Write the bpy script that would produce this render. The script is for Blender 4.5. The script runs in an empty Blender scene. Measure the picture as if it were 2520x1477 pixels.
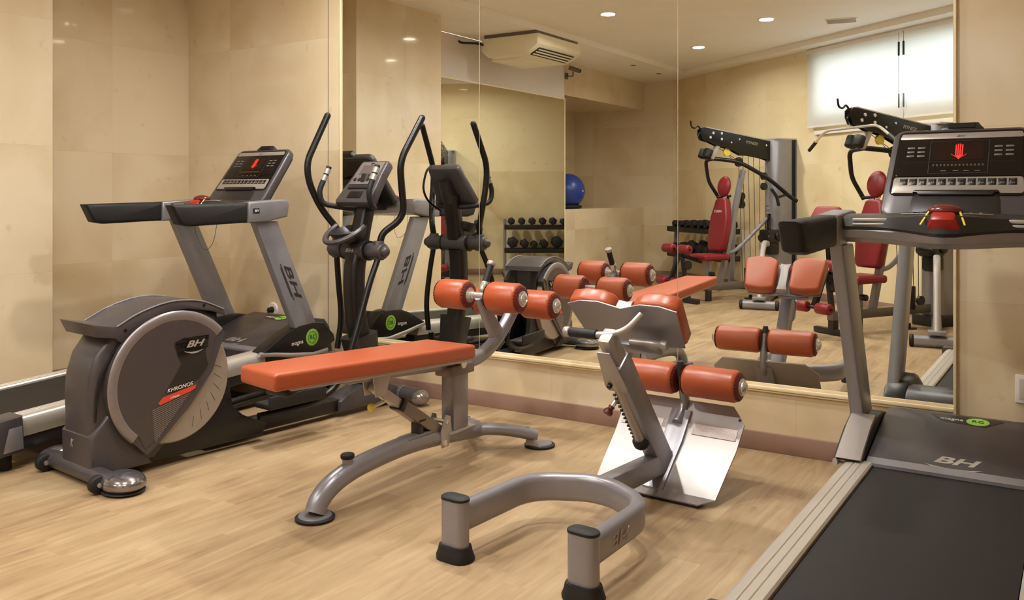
import bpy, bmesh, math, random
from mathutils import Vector, Matrix
random.seed(7)
R = math.radians
S = bpy.context.scene
COL = S.collection

# ---------------------------------------------------------------- camera, world, exposure
cam = bpy.data.cameras.new('camera')
cam.sensor_width = 36.0
cam.lens = 36.0 * 2170.0 / 2520.0
cam.shift_y = -(738.5 - 480.0) / 2520.0
cam.clip_start = 0.02
co = bpy.data.objects.new('camera', cam)
co.location = (0, 0, 1.2)
co.rotation_euler = (R(90), 0, R(33.0146))
COL.objects.link(co)
S.camera = co
S.view_settings.view_transform = 'Standard'
S.view_settings.look = 'None'
S.view_settings.gamma = 1.0
S.view_settings.exposure = 0.0
S.cycles.max_bounces = 12
S.cycles.diffuse_bounces = 6
S.cycles.glossy_bounces = 8
S.cycles.transmission_bounces = 6
S.cycles.caustics_reflective = True
S.cycles.sample_clamp_indirect = 4.0

W = bpy.data.worlds.new('daylight')
W.use_nodes = True
S.world = W
nt = W.node_tree
bg = nt.nodes['Background']
tc = nt.nodes.new('ShaderNodeTexCoord'); sp = nt.nodes.new('ShaderNodeSeparateXYZ'); cr = nt.nodes.new('ShaderNodeValToRGB')
nt.links.new(tc.outputs['Generated'], sp.inputs[0]); nt.links.new(sp.outputs['Z'], cr.inputs[0]); nt.links.new(cr.outputs[0], bg.inputs[0])
cr.color_ramp.elements[0].color = (0.75, 0.85, 1.0, 1); cr.color_ramp.elements[1].color = (0.55, 0.72, 1.0, 1)
bg.inputs[1].default_value = 16.0

WARM = (1.0, 0.965, 0.915)
LAMPS = [(-3.81, 0.69), (-2.62, -0.38), (-3.78, -1.58), (-3.50, 3.30), (-2.70, 1.50), (-1.35, 2.72), (-1.58, 0.35), (-2.45, 3.2)]
LAMP_POWER = 26.0
CEIL = 2.93      # main ceiling
SOFF = 2.87      # lower soffit over the walls
D = 4.116        # plane of the mirror wall

# ---------------------------------------------------------------- materials
def lin(c):
    return tuple(((x/255.0)/12.92 if x/255.0 <= 0.04045 else ((x/255.0+0.055)/1.055)**2.4) for x in c)

def mat(name, rgb, rough=0.5, metal=0.0, vary=0.06, scale=18.0, bump=0.0, coat=0.0, rvary=0.05, stretch=None, emit=None, spec=0.5):
    m = bpy.data.materials.new(name); m.use_nodes = True
    n = m.node_tree.nodes; l = m.node_tree.links; b = n['Principled BSDF']
    c = lin(rgb)
    t = n.new('ShaderNodeTexCoord'); mp = n.new('ShaderNodeMapping'); nz = n.new('ShaderNodeTexNoise'); rp = n.new('ShaderNodeValToRGB')
    l.new(t.outputs['Object'], mp.inputs[0]); l.new(mp.outputs[0], nz.inputs['Vector'])
    if stretch: mp.inputs['Scale'].default_value = stretch
    nz.inputs['Scale'].default_value = scale; nz.inputs['Detail'].default_value = 4
    l.new(nz.outputs[0], rp.inputs[0])
    rp.color_ramp.elements[0].position = 0.3; rp.color_ramp.elements[1].position = 0.7
    rp.color_ramp.elements[0].color = tuple(x*(1-vary) for x in c)+(1,)
    rp.color_ramp.elements[1].color = tuple(min(1, x*(1+vary)) for x in c)+(1,)
    l.new(rp.outputs[0], b.inputs['Base Color'])
    mr = n.new('ShaderNodeMapRange'); l.new(nz.outputs[0], mr.inputs[0])
    r0, r1 = max(0.02, rough-rvary), min(1, rough+rvary)
    if r0 < 0.29 < r1+0.02: r0, r1 = 0.295, 0.295+2*rvary      # keep the gloss on one side
    mr.inputs[3].default_value = r0; mr.inputs[4].default_value = r1
    l.new(mr.outputs[0], b.inputs['Roughness'])
    b.inputs['Metallic'].default_value = metal
    b.inputs['Specular IOR Level'].default_value = spec
    b.inputs['Coat Weight'].default_value = coat; b.inputs['Coat Roughness'].default_value = 0.08
    if bump:
        bp = n.new('ShaderNodeBump'); bp.inputs['Strength'].default_value = bump; bp.inputs['Distance'].default_value = 0.002
        l.new(nz.outputs[0], bp.inputs['Height']); l.new(bp.outputs[0], b.inputs['Normal'])
    if emit:
        b.inputs['Emission Color'].default_value = lin(emit[0])+(1,); b.inputs['Emission Strength'].default_value = emit[1]
    return m

def math_node(n, l, op, a, b=None, c=None):
    k = n.new('ShaderNodeMath'); k.operation = op
    for i, v in enumerate((a, b, c)):
        if v is None: continue
        if isinstance(v, (int, float)): k.inputs[i].default_value = v
        else: l.new(v, k.inputs[i])
    return k.outputs[0]

def marble(name, ux, uy, u0=0.0, light=(222, 207, 178), dark=(200, 176, 136), tw=1.308, th=0.73, v0=0.755, joint=0.0022, rough=0.045, stain=0.6):
    """polished cream stone tiles; u runs along the wall: u = ux*X + uy*Y"""
    m = bpy.data.materials.new(name); m.use_nodes = True
    n = m.node_tree.nodes; l = m.node_tree.links; b = n['Principled BSDF']
    g = n.new('ShaderNodeNewGeometry'); s = n.new('ShaderNodeSeparateXYZ'); l.new(g.outputs['Position'], s.inputs[0])
    M = lambda op, a, bb=None, c=None: math_node(n, l, op, a, bb, c)
    u = M('ADD', M('ADD', M('MULTIPLY', s.outputs[0], ux), M('MULTIPLY', s.outputs[1], uy)), -u0)
    uu = M('DIVIDE', u, tw); vv = M('DIVIDE', M('ADD', s.outputs[2], -v0), th)
    fu = M('FRACT', uu); fv = M('FRACT', vv); iu = M('FLOOR', uu); iv = M('FLOOR', vv)
    cv = n.new('ShaderNodeCombineXYZ'); l.new(iu, cv.inputs[0]); l.new(iv, cv.inputs[1])
    wn = n.new('ShaderNodeTexWhiteNoise'); wn.noise_dimensions = '3D'; l.new(cv.outputs[0], wn.inputs['Vector'])
    # clouds, offset per tile so that the veining breaks at the joints
    off = n.new('ShaderNodeVectorMath'); off.operation = 'SCALE'; l.new(wn.outputs['Color'], off.inputs[0]); off.inputs['Scale'].default_value = 7.0
    ps = n.new('ShaderNodeVectorMath'); ps.operation = 'ADD'; l.new(g.outputs['Position'], ps.inputs[0]); l.new(off.outputs[0], ps.inputs[1])
    n1 = n.new('ShaderNodeTexNoise'); n1.inputs['Scale'].default_value = 1.7; n1.inputs['Detail'].default_value = 5; n1.inputs['Roughness'].default_value = 0.5; n1.inputs['Distortion'].default_value = 0.6
    l.new(ps.outputs[0], n1.inputs['Vector'])
    f = M('ADD', M('MULTIPLY', n1.outputs[0], 1.15), M('MULTIPLY', wn.outputs['Value'], 0.34))
    rp = n.new('ShaderNodeValToRGB'); l.new(f, rp.inputs[0])
    rp.color_ramp.elements[0].position = 0.30; rp.color_ramp.elements[0].color = lin(dark)+(1,)
    rp.color_ramp.elements[1].position = 0.85; rp.color_ramp.elements[1].color = lin(light)+(1,)
    # small brown fossil marks
    n2 = n.new('ShaderNodeTexNoise'); n2.inputs['Scale'].default_value = 9.0; n2.inputs['Detail'].default_value = 3; l.new(ps.outputs[0], n2.inputs['Vector'])
    st = n.new('ShaderNodeMapRange'); l.new(n2.outputs[0], st.inputs[0]); st.inputs[1].default_value = 0.67; st.inputs[2].default_value = 0.85; st.inputs[3].default_value = 0; st.inputs[4].default_value = stain
    mx = n.new('ShaderNodeMix'); mx.data_type = 'RGBA'; l.new(st.outputs[0], mx.inputs['Factor']); l.new(rp.outputs[0], mx.inputs['A']); mx.inputs['B'].default_value = lin((168, 140, 92))+(1,)
    # joints
    ju = M('MINIMUM', fu, M('SUBTRACT', 1.0, fu)); jv = M('MINIMUM', fv, M('SUBTRACT', 1.0, fv))
    j = M('MAXIMUM', M('LESS_THAN', ju, joint*0.6/tw), M('LESS_THAN', jv, joint*0.4/th))
    m2 = n.new('ShaderNodeMix'); m2.data_type = 'RGBA'; l.new(M('MULTIPLY', j, 0.20), m2.inputs['Factor']); l.new(mx.outputs['Result'], m2.inputs['A']); m2.inputs['B'].default_value = lin((120, 96, 64))+(1,)
    l.new(m2.outputs['Result'], b.inputs['Base Color'])
    b.inputs['Roughness'].default_value = rough
    b.inputs['Specular IOR Level'].default_value = 0.5
    return m

def floor_mat():
    m = bpy.data.materials.new('oak laminate planks'); m.use_nodes = True
    n = m.node_tree.nodes; l = m.node_tree.links; b = n['Principled BSDF']
    g = n.new('ShaderNodeNewGeometry'); s = n.new('ShaderNodeSeparateXYZ'); l.new(g.outputs['Position'], s.inputs[0])
    M = lambda op, a, bb=None, c=None: math_node(n, l, op, a, bb, c)
    pw, pl = 0.095, 0.62
    row = M('FLOOR', M('DIVIDE', s.outputs[0], pw))
    rv = n.new('ShaderNodeCombineXYZ'); l.new(row, rv.inputs[0])
    wr = n.new('ShaderNodeTexWhiteNoise'); wr.noise_dimensions = '3D'; l.new(rv.outputs[0], wr.inputs['Vector'])
    yy = M('ADD', s.outputs[1], M('MULTIPLY', wr.outputs['Value'], 3.1))
    seg = M('FLOOR', M('DIVIDE', yy, pl))
    cv = n.new('ShaderNodeCombineXYZ'); l.new(row, cv.inputs[0]); l.new(seg, cv.inputs[1])
    wn = n.new('ShaderNodeTexWhiteNoise'); wn.noise_dimensions = '3D'; l.new(cv.outputs[0], wn.inputs['Vector'])
    off = n.new('ShaderNodeVectorMath'); off.operation = 'SCALE'; l.new(wn.outputs['Color'], off.inputs[0]); off.inputs['Scale'].default_value = 11.0
    sc = n.new('ShaderNodeVectorMath'); sc.operation = 'MULTIPLY'; l.new(g.outputs['Position'], sc.inputs[0]); sc.inputs[1].default_value = (22.0, 2.2, 1.0)
    ps = n.new('ShaderNodeVectorMath'); ps.operation = 'ADD'; l.new(sc.outputs[0], ps.inputs[0]); l.new(off.outputs[0], ps.inputs[1])
    n1 = n.new('ShaderNodeTexNoise'); n1.inputs['Scale'].default_value = 1.0; n1.inputs['Detail'].default_value = 6; n1.inputs['Roughness'].default_value = 0.55; n1.inputs['Distortion'].default_value = 1.2; l.new(ps.outputs[0], n1.inputs['Vector'])
    n3 = n.new('ShaderNodeTexNoise'); n3.inputs['Scale'].default_value = 2.3; n3.inputs['Detail'].default_value = 3; l.new(g.outputs['Position'], n3.inputs['Vector'])
    f = M('ADD', M('ADD', M('MULTIPLY', n1.outputs[0], 0.42), M('MULTIPLY', wn.outputs['Value'], 0.10)), M('MULTIPLY', n3.outputs[0], 0.42))
    rp = n.new('ShaderNodeValToRGB'); l.new(f, rp.inputs[0])
    e = rp.color_ramp.elements
    e[0].position = 0.28; e[0].color = lin((122, 98, 72))+(1,)
    e[1].position = 0.68; e[1].color = lin((182, 160, 126))+(1,)
    k = e.new(0.45); k.color = lin((158, 133, 100))+(1,)
    fx = M('FRACT', M('DIVIDE', s.outputs[0], pw)); jx = M('LESS_THAN', M('MINIMUM', fx, M('SUBTRACT', 1.0, fx)), 0.009)
    m2 = n.new('ShaderNodeMix'); m2.data_type = 'RGBA'; l.new(M('MULTIPLY', jx, 0.22), m2.inputs['Factor']); l.new(rp.outputs[0], m2.inputs['A']); m2.inputs['B'].default_value = lin((120, 90, 62))+(1,)
    l.new(m2.outputs['Result'], b.inputs['Base Color'])
    b.inputs['Roughness'].default_value = 0.45; b.inputs['Specular IOR Level'].default_value = 0.3
    return m

MARB_Y = marble('polished cream stone, mirror wall', 1, 0, u0=-2.425)
MARB_X = marble('polished cream stone, side wall', 0, 1, u0=0.9)
MARB_W = marble('polished cream stone, window wall', 0.8142, 0.5805, u0=-0.3, th=0.8, light=(230, 214, 176), dark=(208, 184, 138))
MARB_L = marble('polished cream stone, low wall', 1, 0, u0=-2.425, th=3.0, v0=-1.0)
FLOOR = floor_mat()
PAINT = mat('warm white ceiling paint', (242, 236, 226), 0.6, vary=0.02, scale=3)
WHITE = mat('white wall paint', (222, 216, 210), 0.45, vary=0.02, scale=3)
BASEB = mat('rose brown skirting tile', (146, 116, 102), 0.22, vary=0.12, scale=5)
TRIM = mat('cream lacquered trim', (240, 222, 184), 0.25, vary=0.02)
SILVER = mat('silver painted steel', (146, 144, 150), 0.28, 0.5, vary=0.03)
SILVERL = mat('light silver painted steel', (178, 172, 168), 0.32, 0.5, vary=0.03)
ALU = mat('brushed aluminium', (200, 194, 184), 0.34, 0.5, vary=0.05, stretch=(60, 1, 1))
PLATE = mat('brushed pale steel plate', (164, 158, 156), 0.36, 0.4, vary=0.04)
CHROME = mat('chrome', (226, 224, 222), 0.15, 0.75, vary=0.02, rvary=0.03)
CHAR = mat('charcoal moulded plastic', (76, 71, 73), 0.30, 0.25, vary=0.04)
CHARD = mat('dark charcoal plastic', (40, 37, 37), 0.36, 0.1, vary=0.05)
TAUPE = mat('taupe plastic disc', (150, 138, 126), 0.35, 0.25, vary=0.03)
BLACK = mat('black plastic', (17, 15, 15), 0.35, vary=0.1)
GLOSSB = mat('glossy black panel', (16, 14, 14), 0.08, vary=0.05)
RUBBER = mat('black rubber', (17, 15, 15), 0.65, vary=0.15, bump=0.3, scale=60)
FOAM = mat('black foam grip', (19, 17, 17), 0.6, vary=0.1, bump=0.4, scale=200)
TUBEB = mat('black powder coated tube', (15, 13, 13), 0.3, 0.2, vary=0.1)
BELT = mat('black treadmill belt', (28, 23, 21), 0.62, vary=0.1, bump=0.25, scale=300, spec=0.3)
VINYL = mat('rust orange vinyl', (168, 78, 42), 0.36, vary=0.05, bump=0.12, scale=120, spec=0.6)
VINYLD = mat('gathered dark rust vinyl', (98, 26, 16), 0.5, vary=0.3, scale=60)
RED = mat('red vinyl', (120, 17, 25), 0.4, vary=0.05)
REDP = mat('red plastic', (158, 34, 24), 0.3, vary=0.04)
YELLOW = mat('yellow plastic knob', (226, 206, 74), 0.35, vary=0.03)
GREEN = mat('lime green sticker', (140, 196, 66), 0.3, vary=0.03)
LETW = mat('pale lettering', (225, 218, 208), 0.3, vary=0.02)
LETD = mat('dark lettering', (48, 42, 44), 0.4, vary=0.02)
LETS = mat('silver lettering', (190, 184, 176), 0.25, 0.5, vary=0.02)
LETR = mat('red lettering', (206, 70, 50), 0.35, vary=0.02)
LED = mat('red LED', (220, 40, 34), 0.4, vary=0.02, emit=((255, 50, 40), 0.55))
LEDDIM = mat('dim display', (30, 12, 12), 0.15, vary=0.1)
PANEL = mat('silver key strip', (158, 150, 142), 0.3, 0.35, vary=0.02)
BLUE = mat('blue rubber ball', (38, 62, 140), 0.25, vary=0.05)
ACW = mat('ivory plastic', (240, 232, 206), 0.35, vary=0.02)
SOCKW = mat('white socket plastic', (236, 228, 222), 0.3, vary=0.02)
SKIRT = mat('dark grey machine frame', (112, 104, 98), 0.35, 0.4, vary=0.05)
SOFTK = mat('grey soft key', (98, 92, 88), 0.35)
CABLE = mat('grey steel cable', (90, 84, 76), 0.4, 0.6, vary=0.05)

def mirror_mat():
    m = bpy.data.materials.new('mirror silvering'); m.use_nodes = True
    n = m.node_tree.nodes; l = m.node_tree.links; b = n['Principled BSDF']
    nz = n.new('ShaderNodeTexNoise'); nz.inputs['Scale'].default_value = 1.2; rp = n.new('ShaderNodeValToRGB'); l.new(nz.outputs[0], rp.inputs[0])
    rp.color_ramp.elements[0].color = (0.91, 0.93, 0.89, 1); rp.color_ramp.elements[1].color = (0.92, 0.94, 0.90, 1)
    l.new(rp.outputs[0], b.inputs['Base Color']); b.inputs['Metallic'].default_value = 1; b.inputs['Roughness'].default_value = 0.0
    return m
MIRROR = mirror_mat()

def blind_mat():
    m = bpy.data.materials.new('white roller blind fabric'); m.use_nodes = True
    n = m.node_tree.nodes; l = m.node_tree.links; n.remove(n['Principled BSDF']); o = n['Material Output']
    a = n.new('ShaderNodeBsdfDiffuse'); t = n.new('ShaderNodeBsdfTranslucent'); x = n.new('ShaderNodeMixShader')
    w = n.new('ShaderNodeTexNoise'); w.inputs['Scale'].default_value = 300; rp = n.new('ShaderNodeValToRGB'); l.new(w.outputs[0], rp.inputs[0])
    rp.color_ramp.elements[0].color = (0.80, 0.79, 0.77, 1); rp.color_ramp.elements[1].color = (0.88, 0.87, 0.85, 1)
    l.new(rp.outputs[0], a.inputs[0]); l.new(rp.outputs[0], t.inputs[0]); x.inputs[0].default_value = 0.5
    l.new(a.outputs[0], x.inputs[1]); l.new(t.outputs[0], x.inputs[2]); l.new(x.outputs[0], o.inputs[0])
    return m
BLIND = blind_mat()
def glass_mat():
    m = bpy.data.materials.new('window glass'); m.use_nodes = True
    n = m.node_tree.nodes; l = m.node_tree.links; n.remove(n['Principled BSDF'])
    t = n.new('ShaderNodeBsdfTransparent'); g = n.new('ShaderNodeBsdfGlossy'); x = n.new('ShaderNodeMixShader'); fr = n.new('ShaderNodeFresnel')
    nz = n.new('ShaderNodeTexNoise'); rp = n.new('ShaderNodeValToRGB'); l.new(nz.outputs[0], rp.inputs[0])
    rp.color_ramp.elements[0].color = (0.93, 0.96, 0.95, 1); rp.color_ramp.elements[1].color = (0.95, 0.98, 0.97, 1)
    l.new(rp.outputs[0], t.inputs[0]); g.inputs['Roughness'].default_value = 0.0
    n.remove(fr); x.inputs[0].default_value = 0.06; l.new(t.outputs[0], x.inputs[1]); l.new(g.outputs[0], x.inputs[2]); l.new(x.outputs[0], n['Material Output'].inputs[0])
    return m
GLASS = glass_mat()

# ---------------------------------------------------------------- mesh helpers
def catmull(pts, k=6, closed=False):
    P = [Vector(p) for p in pts]
    if len(P) < 3: return P
    out = []
    n = len(P)
    rng = range(n if closed else n-1)
    for i in rng:
        if closed: a, b, c, d = P[(i-1) % n], P[i], P[(i+1) % n], P[(i+2) % n]
        else:
            b, c = P[i], P[i+1]
            a = P[i-1] if i > 0 else b*2-c
            d = P[i+2] if i+2 < n else c*2-b
        for j in range(k):
            t = j/k
            out.append(0.5*((2*b)+(-a+c)*t+(2*a-5*b+4*c-d)*t*t+(-a+3*b-3*c+d)*t**3))
    if not closed: out.append(P[-1])
    return out

def fillet(pts, r, k=5):
    """polyline with rounded corners"""
    P = [Vector(p) for p in pts]; out = [P[0]]
    for i in range(1, len(P)-1):
        a, b, c = P[i-1], P[i], P[i+1]
        rr = min(r, (a-b).length*0.49, (c-b).length*0.49)
        p0 = b+(a-b).normalized()*rr; p1 = b+(c-b).normalized()*rr
        for j in range(k+1):
            t = j/k
            out.append(p0*(1-t)**2+b*2*t*(1-t)+p1*t*t)
    out.append(P[-1])
    return out

def section(kind, w, h, n=20, rr=0.35):
    """closed 2D outline, width w, height h"""
    if kind == 'oval': return [(w/2*math.cos(2*math.pi*i/n), h/2*math.sin(2*math.pi*i/n)) for i in range(n)]
    r = min(w, h)*rr; o = []
    for cx, cy, a0 in ((w/2-r, h/2-r, 0), (-w/2+r, h/2-r, 90), (-w/2+r, -h/2+r, 180), (w/2-r, -h/2+r, 270)):
        for k in range(4): a = R(a0+k*30); o.append((cx+r*math.cos(a), cy+r*math.sin(a)))
    return o

class B:
    def __init__(s): s.bm = bmesh.new(); s.M = Matrix.Identity(4)
    def _merge(s, t, M=None):
        M = s.M @ M if M is not None else s.M
        mp = {}
        for v in t.verts: mp[v] = s.bm.verts.new(M @ v.co)
        for f in t.faces:
            try: s.bm.faces.new([mp[v] for v in f.verts])
            except ValueError: pass
        t.free()
    def mesh(s, verts, faces):
        vs = [s.bm.verts.new(s.M @ Vector(v)) for v in verts]
        for f in faces:
            try: s.bm.faces.new([vs[i] for i in f])
            except ValueError: pass
    def box(s, c, size, bev=0.0, rot=None, seg=2, fn=None):
        t = bmesh.new(); bmesh.ops.create_cube(t, size=1.0)
        for v in t.verts: v.co = Vector((v.co.x*size[0], v.co.y*size[1], v.co.z*size[2]))
        if bev > 0: bmesh.ops.bevel(t, geom=t.edges[:], offset=min(bev, min(size)*0.49), segments=seg, profile=0.5, affect='EDGES')
        if fn:
            for v in t.verts: v.co = Vector(fn(v.co))
        M = Matrix.Translation(Vector(c))
        if rot is not None: M = M @ (rot if isinstance(rot, Matrix) else Matrix.Rotation(rot[1], 4, rot[0]))
        s._merge(t, M); return s
    def ab(s, a, b, bev=0.0):
        """box from corner a to corner b"""
        c = [(a[i]+b[i])/2 for i in range(3)]; z = [abs(a[i]-b[i]) for i in range(3)]
        return s.box(c, z, bev)
    def beam(s, p0, p1, w, h, bev=0.004, up=(0, 0, 1)):
        p0, p1 = Vector(p0), Vector(p1); d = (p1-p0)
        y = d.normalized(); x = y.cross(Vector(up)).normalized(); z = x.cross(y)
        M = Matrix((x, y, z)).transposed().to_4x4(); M.translation = (p0+p1)/2
        t = bmesh.new(); bmesh.ops.create_cube(t, size=1.0)
        for v in t.verts: v.co = Vector((v.co.x*w, v.co.y*d.length, v.co.z*h))
        if bev > 0: bmesh.ops.bevel(t, geom=t.edges[:], offset=min(bev, min(w, h)*0.45), segments=2, profile=0.5, affect='EDGES')
        s._merge(t, M); return s
    def lathe(s, prof, p0, axis, n=28, smooth=True):
        """prof: list of (t along axis, radius)"""
        p0 = Vector(p0); a = Vector(axis).normalized()
        x = a.orthogonal().normalized(); y = a.cross(x)
        vs = []; fs = []
        for t, r in prof:
            for i in range(n):
                th = 2*math.pi*i/n
                vs.append(p0+a*t+(x*math.cos(th)+y*math.sin(th))*max(r, 1e-4))
        m = len(prof)
        for j in range(m-1):
            for i in range(n):
                k = (i+1) % n
                fs.append((j*n+i, j*n+k, (j+1)*n+k, (j+1)*n+i))
        fs.append(tuple(range(n-1, -1, -1))); fs.append(tuple((m-1)*n+i for i in range(n)))
        s.mesh(vs, fs); return s
    def cyl(s, p0, p1, r0, r1=None, n=24, bev=0.0):
        p0, p1 = Vector(p0), Vector(p1); L = (p1-p0).length; r1 = r0 if r1 is None else r1
        if bev: pr = [(0, r0-bev), (bev*0.4, r0-bev*0.35), (bev, r0), (L-bev, r1), (L-bev*0.4, r1-bev*0.35), (L, r1-bev)]
        else: pr = [(0, r0), (L, r1)]
        return s.lathe(pr, p0, p1-p0, n)
    def ball(s, c, r, sq=(1, 1, 1), u=20, v=12):
        t = bmesh.new(); bmesh.ops.create_uvsphere(t, u_segments=u, v_segments=v, radius=r)
        for w in t.verts: w.co = Vector((w.co.x*sq[0], w.co.y*sq[1], w.co.z*sq[2]))
        s._merge(t, Matrix.Translation(Vector(c))); return s
    def sweep(s, pts, w, h=None, up=(0, 0, 1), kind='oval', n=16, sc=None, closed=False, cap=True, rr=0.35):
        h = w if h is None else h
        P = [Vector(p) for p in pts]; N = len(P); sec = section(kind, w, h, n, rr); m = len(sec); upv = Vector(up)
        vs = []; fs = []; last = None
        for i in range(N):
            if closed: t = P[(i+1) % N]-P[i-1]
            else: t = P[min(i+1, N-1)]-P[max(i-1, 0)]
            t.normalize(); x = t.cross(upv)
            if x.length < 1e-3: x = last if last is not None else t.orthogonal()
            x.normalize(); last = x; z = x.cross(t)
            k = sc[i] if sc and not callable(sc) else (sc(i/(N-1)) if sc else 1.0)
            kx, kz = (k if isinstance(k, tuple) else (k, k))
            for a, b in sec: vs.append(P[i]+x*a*kx+z*b*kz)
        for i in range(N if closed else N-1):
            for j in range(m):
                q = (i+1) % N; k = (j+1) % m
                fs.append((i*m+j, i*m+k, q*m+k, q*m+j))
        if cap and not closed: fs.append(tuple(range(m-1, -1, -1))); fs.append(tuple((N-1)*m+j for j in range(m)))
        s.mesh(vs, fs); return s
    def prism(s, poly, plane, a, b, bev=0.0, seg=2, fn=None):
        """poly outline in the named plane, extruded from a to b along the remaining axis"""
        def P(p, q):
            if plane == 'yz': return (q, p[0], p[1])
            if plane == 'xz': return (p[0], q, p[1])
            return (p[0], p[1], q)
        t = bmesh.new(); n = len(poly)
        lo = [t.verts.new(P(p, a)) for p in poly]; hi = [t.verts.new(P(p, b)) for p in poly]
        t.faces.new(lo); t.faces.new(list(reversed(hi)))
        for i in range(n): t.faces.new((lo[i], hi[i], hi[(i+1) % n], lo[(i+1) % n]))
        bmesh.ops.recalc_face_normals(t, faces=t.faces[:])
        if bev > 0:
            t.faces.ensure_lookup_table()
            es = set(t.faces[0].edges) | set(t.faces[1].edges)
            bmesh.ops.bevel(t, geom=list(es), offset=bev, segments=seg, profile=0.5, affect='EDGES', clamp_overlap=True)
        if fn:
            for v in t.verts: v.co = Vector(fn(v.co))
        s._merge(t); return s
    def obj(s, name, material, parent=None, smooth=38, **props):
        bmesh.ops.recalc_face_normals(s.bm, faces=s.bm.faces[:])
        me = bpy.data.meshes.new(name); s.bm.to_mesh(me); s.bm.free()
        me.materials.append(material)
        if smooth:
            me.polygons.foreach_set('use_smooth', [True]*len(me.polygons))
            me.set_sharp_from_angle(angle=R(smooth))
        o = bpy.data.objects.new(name, me); COL.objects.link(o)
        if parent: o.parent = parent
        for k, v in props.items(): o[k] = v
        return o

def thing(name, label, cat, loc=(0, 0, 0), rz=0.0, group=None):
    o = bpy.data.objects.new(name, None); COL.objects.link(o); o.empty_display_size = 0.1
    o.location = loc; o.rotation_euler = (0, 0, rz); o['label'] = label; o['category'] = cat
    if group: o['group'] = group
    return o

def tag(o, label, cat, group=None):
    o['label'] = label; o['category'] = cat
    if group: o['group'] = group
    return o

def struct(b, name, material, smooth=0):
    return b.obj(name, material, None, smooth, kind='structure')

def text(name, s, size, material, parent, origin, xdir, ydir, extrude=0.0008, shear=0.3, sx=1.0, align='CENTER', bold=0.0):
    c = bpy.data.curves.new(name, 'FONT'); c.body = s; c.size = size; c.extrude = extrude; c.shear = shear; c.align_x = align; c.align_y = 'CENTER'; c.offset = bold
    c.resolution_u = 3
    t = bpy.data.objects.new(name, c); COL.objects.link(t)
    bpy.context.view_layer.update()
    me = bpy.data.meshes.new_from_object(t.evaluated_get(bpy.context.evaluated_depsgraph_get()))
    bpy.data.objects.remove(t)
    x = Vector(xdir).normalized(); y = Vector(ydir).normalized(); z = x.cross(y)
    M = Matrix((x*sx, y, z)).transposed().to_4x4(); M.translation = Vector(origin)
    me.transform(M); me.materials.clear(); me.materials.append(material); me.name = name
    o = bpy.data.objects.new(name, me); COL.objects.link(o); o.parent = parent
    return o

def swoosh(b, o, x, y, L, z):
    """thin crescent under a logo, in the plane x/y at origin o"""
    o, x, y, z = Vector(o), Vector(x).normalized(), Vector(y).normalized(), Vector(z).normalized()
    n = 12; top = []; bot = []
    for i in range(n+1):
        t = i/n; c = -0.12*L*math.sin(math.pi*t)
        top.append(o+x*(t-0.5)*L+y*c*0.6); bot.append(o+x*(t-0.5)*L+y*(c-0.035*L*math.sin(math.pi*t)))
    vs = [p+z*0.0008 for p in top+bot]
    b.mesh(vs, [(i, i+1, n+2+i, n+1+i) for i in range(n)])
    return b

# ---------------------------------------------------------------- the room
PLAN = [(-6.9, -4.05), (-4.83, -4.05), (1.82, 0.70), (1.82, 4.3), (-5.9, 4.3), (-5.9, -1.2), (-6.9, -1.2)]
struct(B().prism(PLAN, 'xy', -0.1, 0.0), 'floor', FLOOR)
struct(B().prism(PLAN, 'xy', CEIL, CEIL+0.12), 'ceiling', PAINT)
struct(B().ab((-5.9, D+0.004, 0), (2.0, D+0.2, CEIL)), 'wall_front', MARB_Y)
struct(B().ab((-5.7, 1.704, 0), (-5.5, D+0.004, CEIL)), 'wall_left', MARB_X)
struct(B().ab((-5.5, 1.704, 0), (-5.03, 2.843, CEIL), 0.002), 'wall_pillar', MARB_X)
struct(B().ab((-5.7, -1.45, 0), (-5.5, 1.704, SOFF), 0.003), 'wall_left', WHITE)
struct(B().ab((-6.67, -3.83, 0), (-5.5, -1.45, 1.02)).ab((-6.67, -1.45, 0), (-5.7, -1.25, CEIL)), 'wall_niche', MARB_X)
struct(B().ab((-6.67, -3.83, 2.46), (-5.5, -1.45, CEIL)), 'wall_lintel', MARB_X)
struct(B().ab((-6.87, -4.03, 0), (-6.67, -1.25, CEIL)), 'wall_niche_back', MARB_X)
struct(B().ab((-6.9, -4.05, 0), (-4.85, -3.83, CEIL)), 'wall_back', MARB_Y)
struct(B().ab((1.6, 0.5, 0), (1.8, D+0.1, CEIL)), 'wall_right', MARB_X)
WANG = math.atan(0.713)
WM = Matrix.Translation((-4.978, -3.828, 0)) @ Matrix.Rotation(WANG, 4, 'Z')
def wb():
    b = B(); b.M = WM; return b
def wp(s, y, z): return WM @ Vector((s, y, z))
S0, S1, Z0, Z1 = 3.01, 5.55, 2.13, 2.72
ww = wb()
ww.ab((-0.3, -0.25, 0), (8.3, 0, Z0)).ab((-0.3, -0.25, Z1), (8.3, 0, CEIL)).ab((-0.3, -0.25, Z0), (S0, 0, Z1)).ab((S1, -0.25, Z0), (8.3, 0, Z1))
struct(ww, 'wall_window', MARB_W)
# lower soffits along the side wall and the window wall
struct(B().ab((-5.5, -3.83, SOFF), (-4.64, D, CEIL+0.01), 0.002), 'ceiling_soffit_left', PAINT)
sw = wb(); sw.ab((0, 0, SOFF-0.003), (8.2, 0.26, CEIL+0.01), 0.002); struct(sw, 'ceiling_soffit_window', PAINT)
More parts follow.
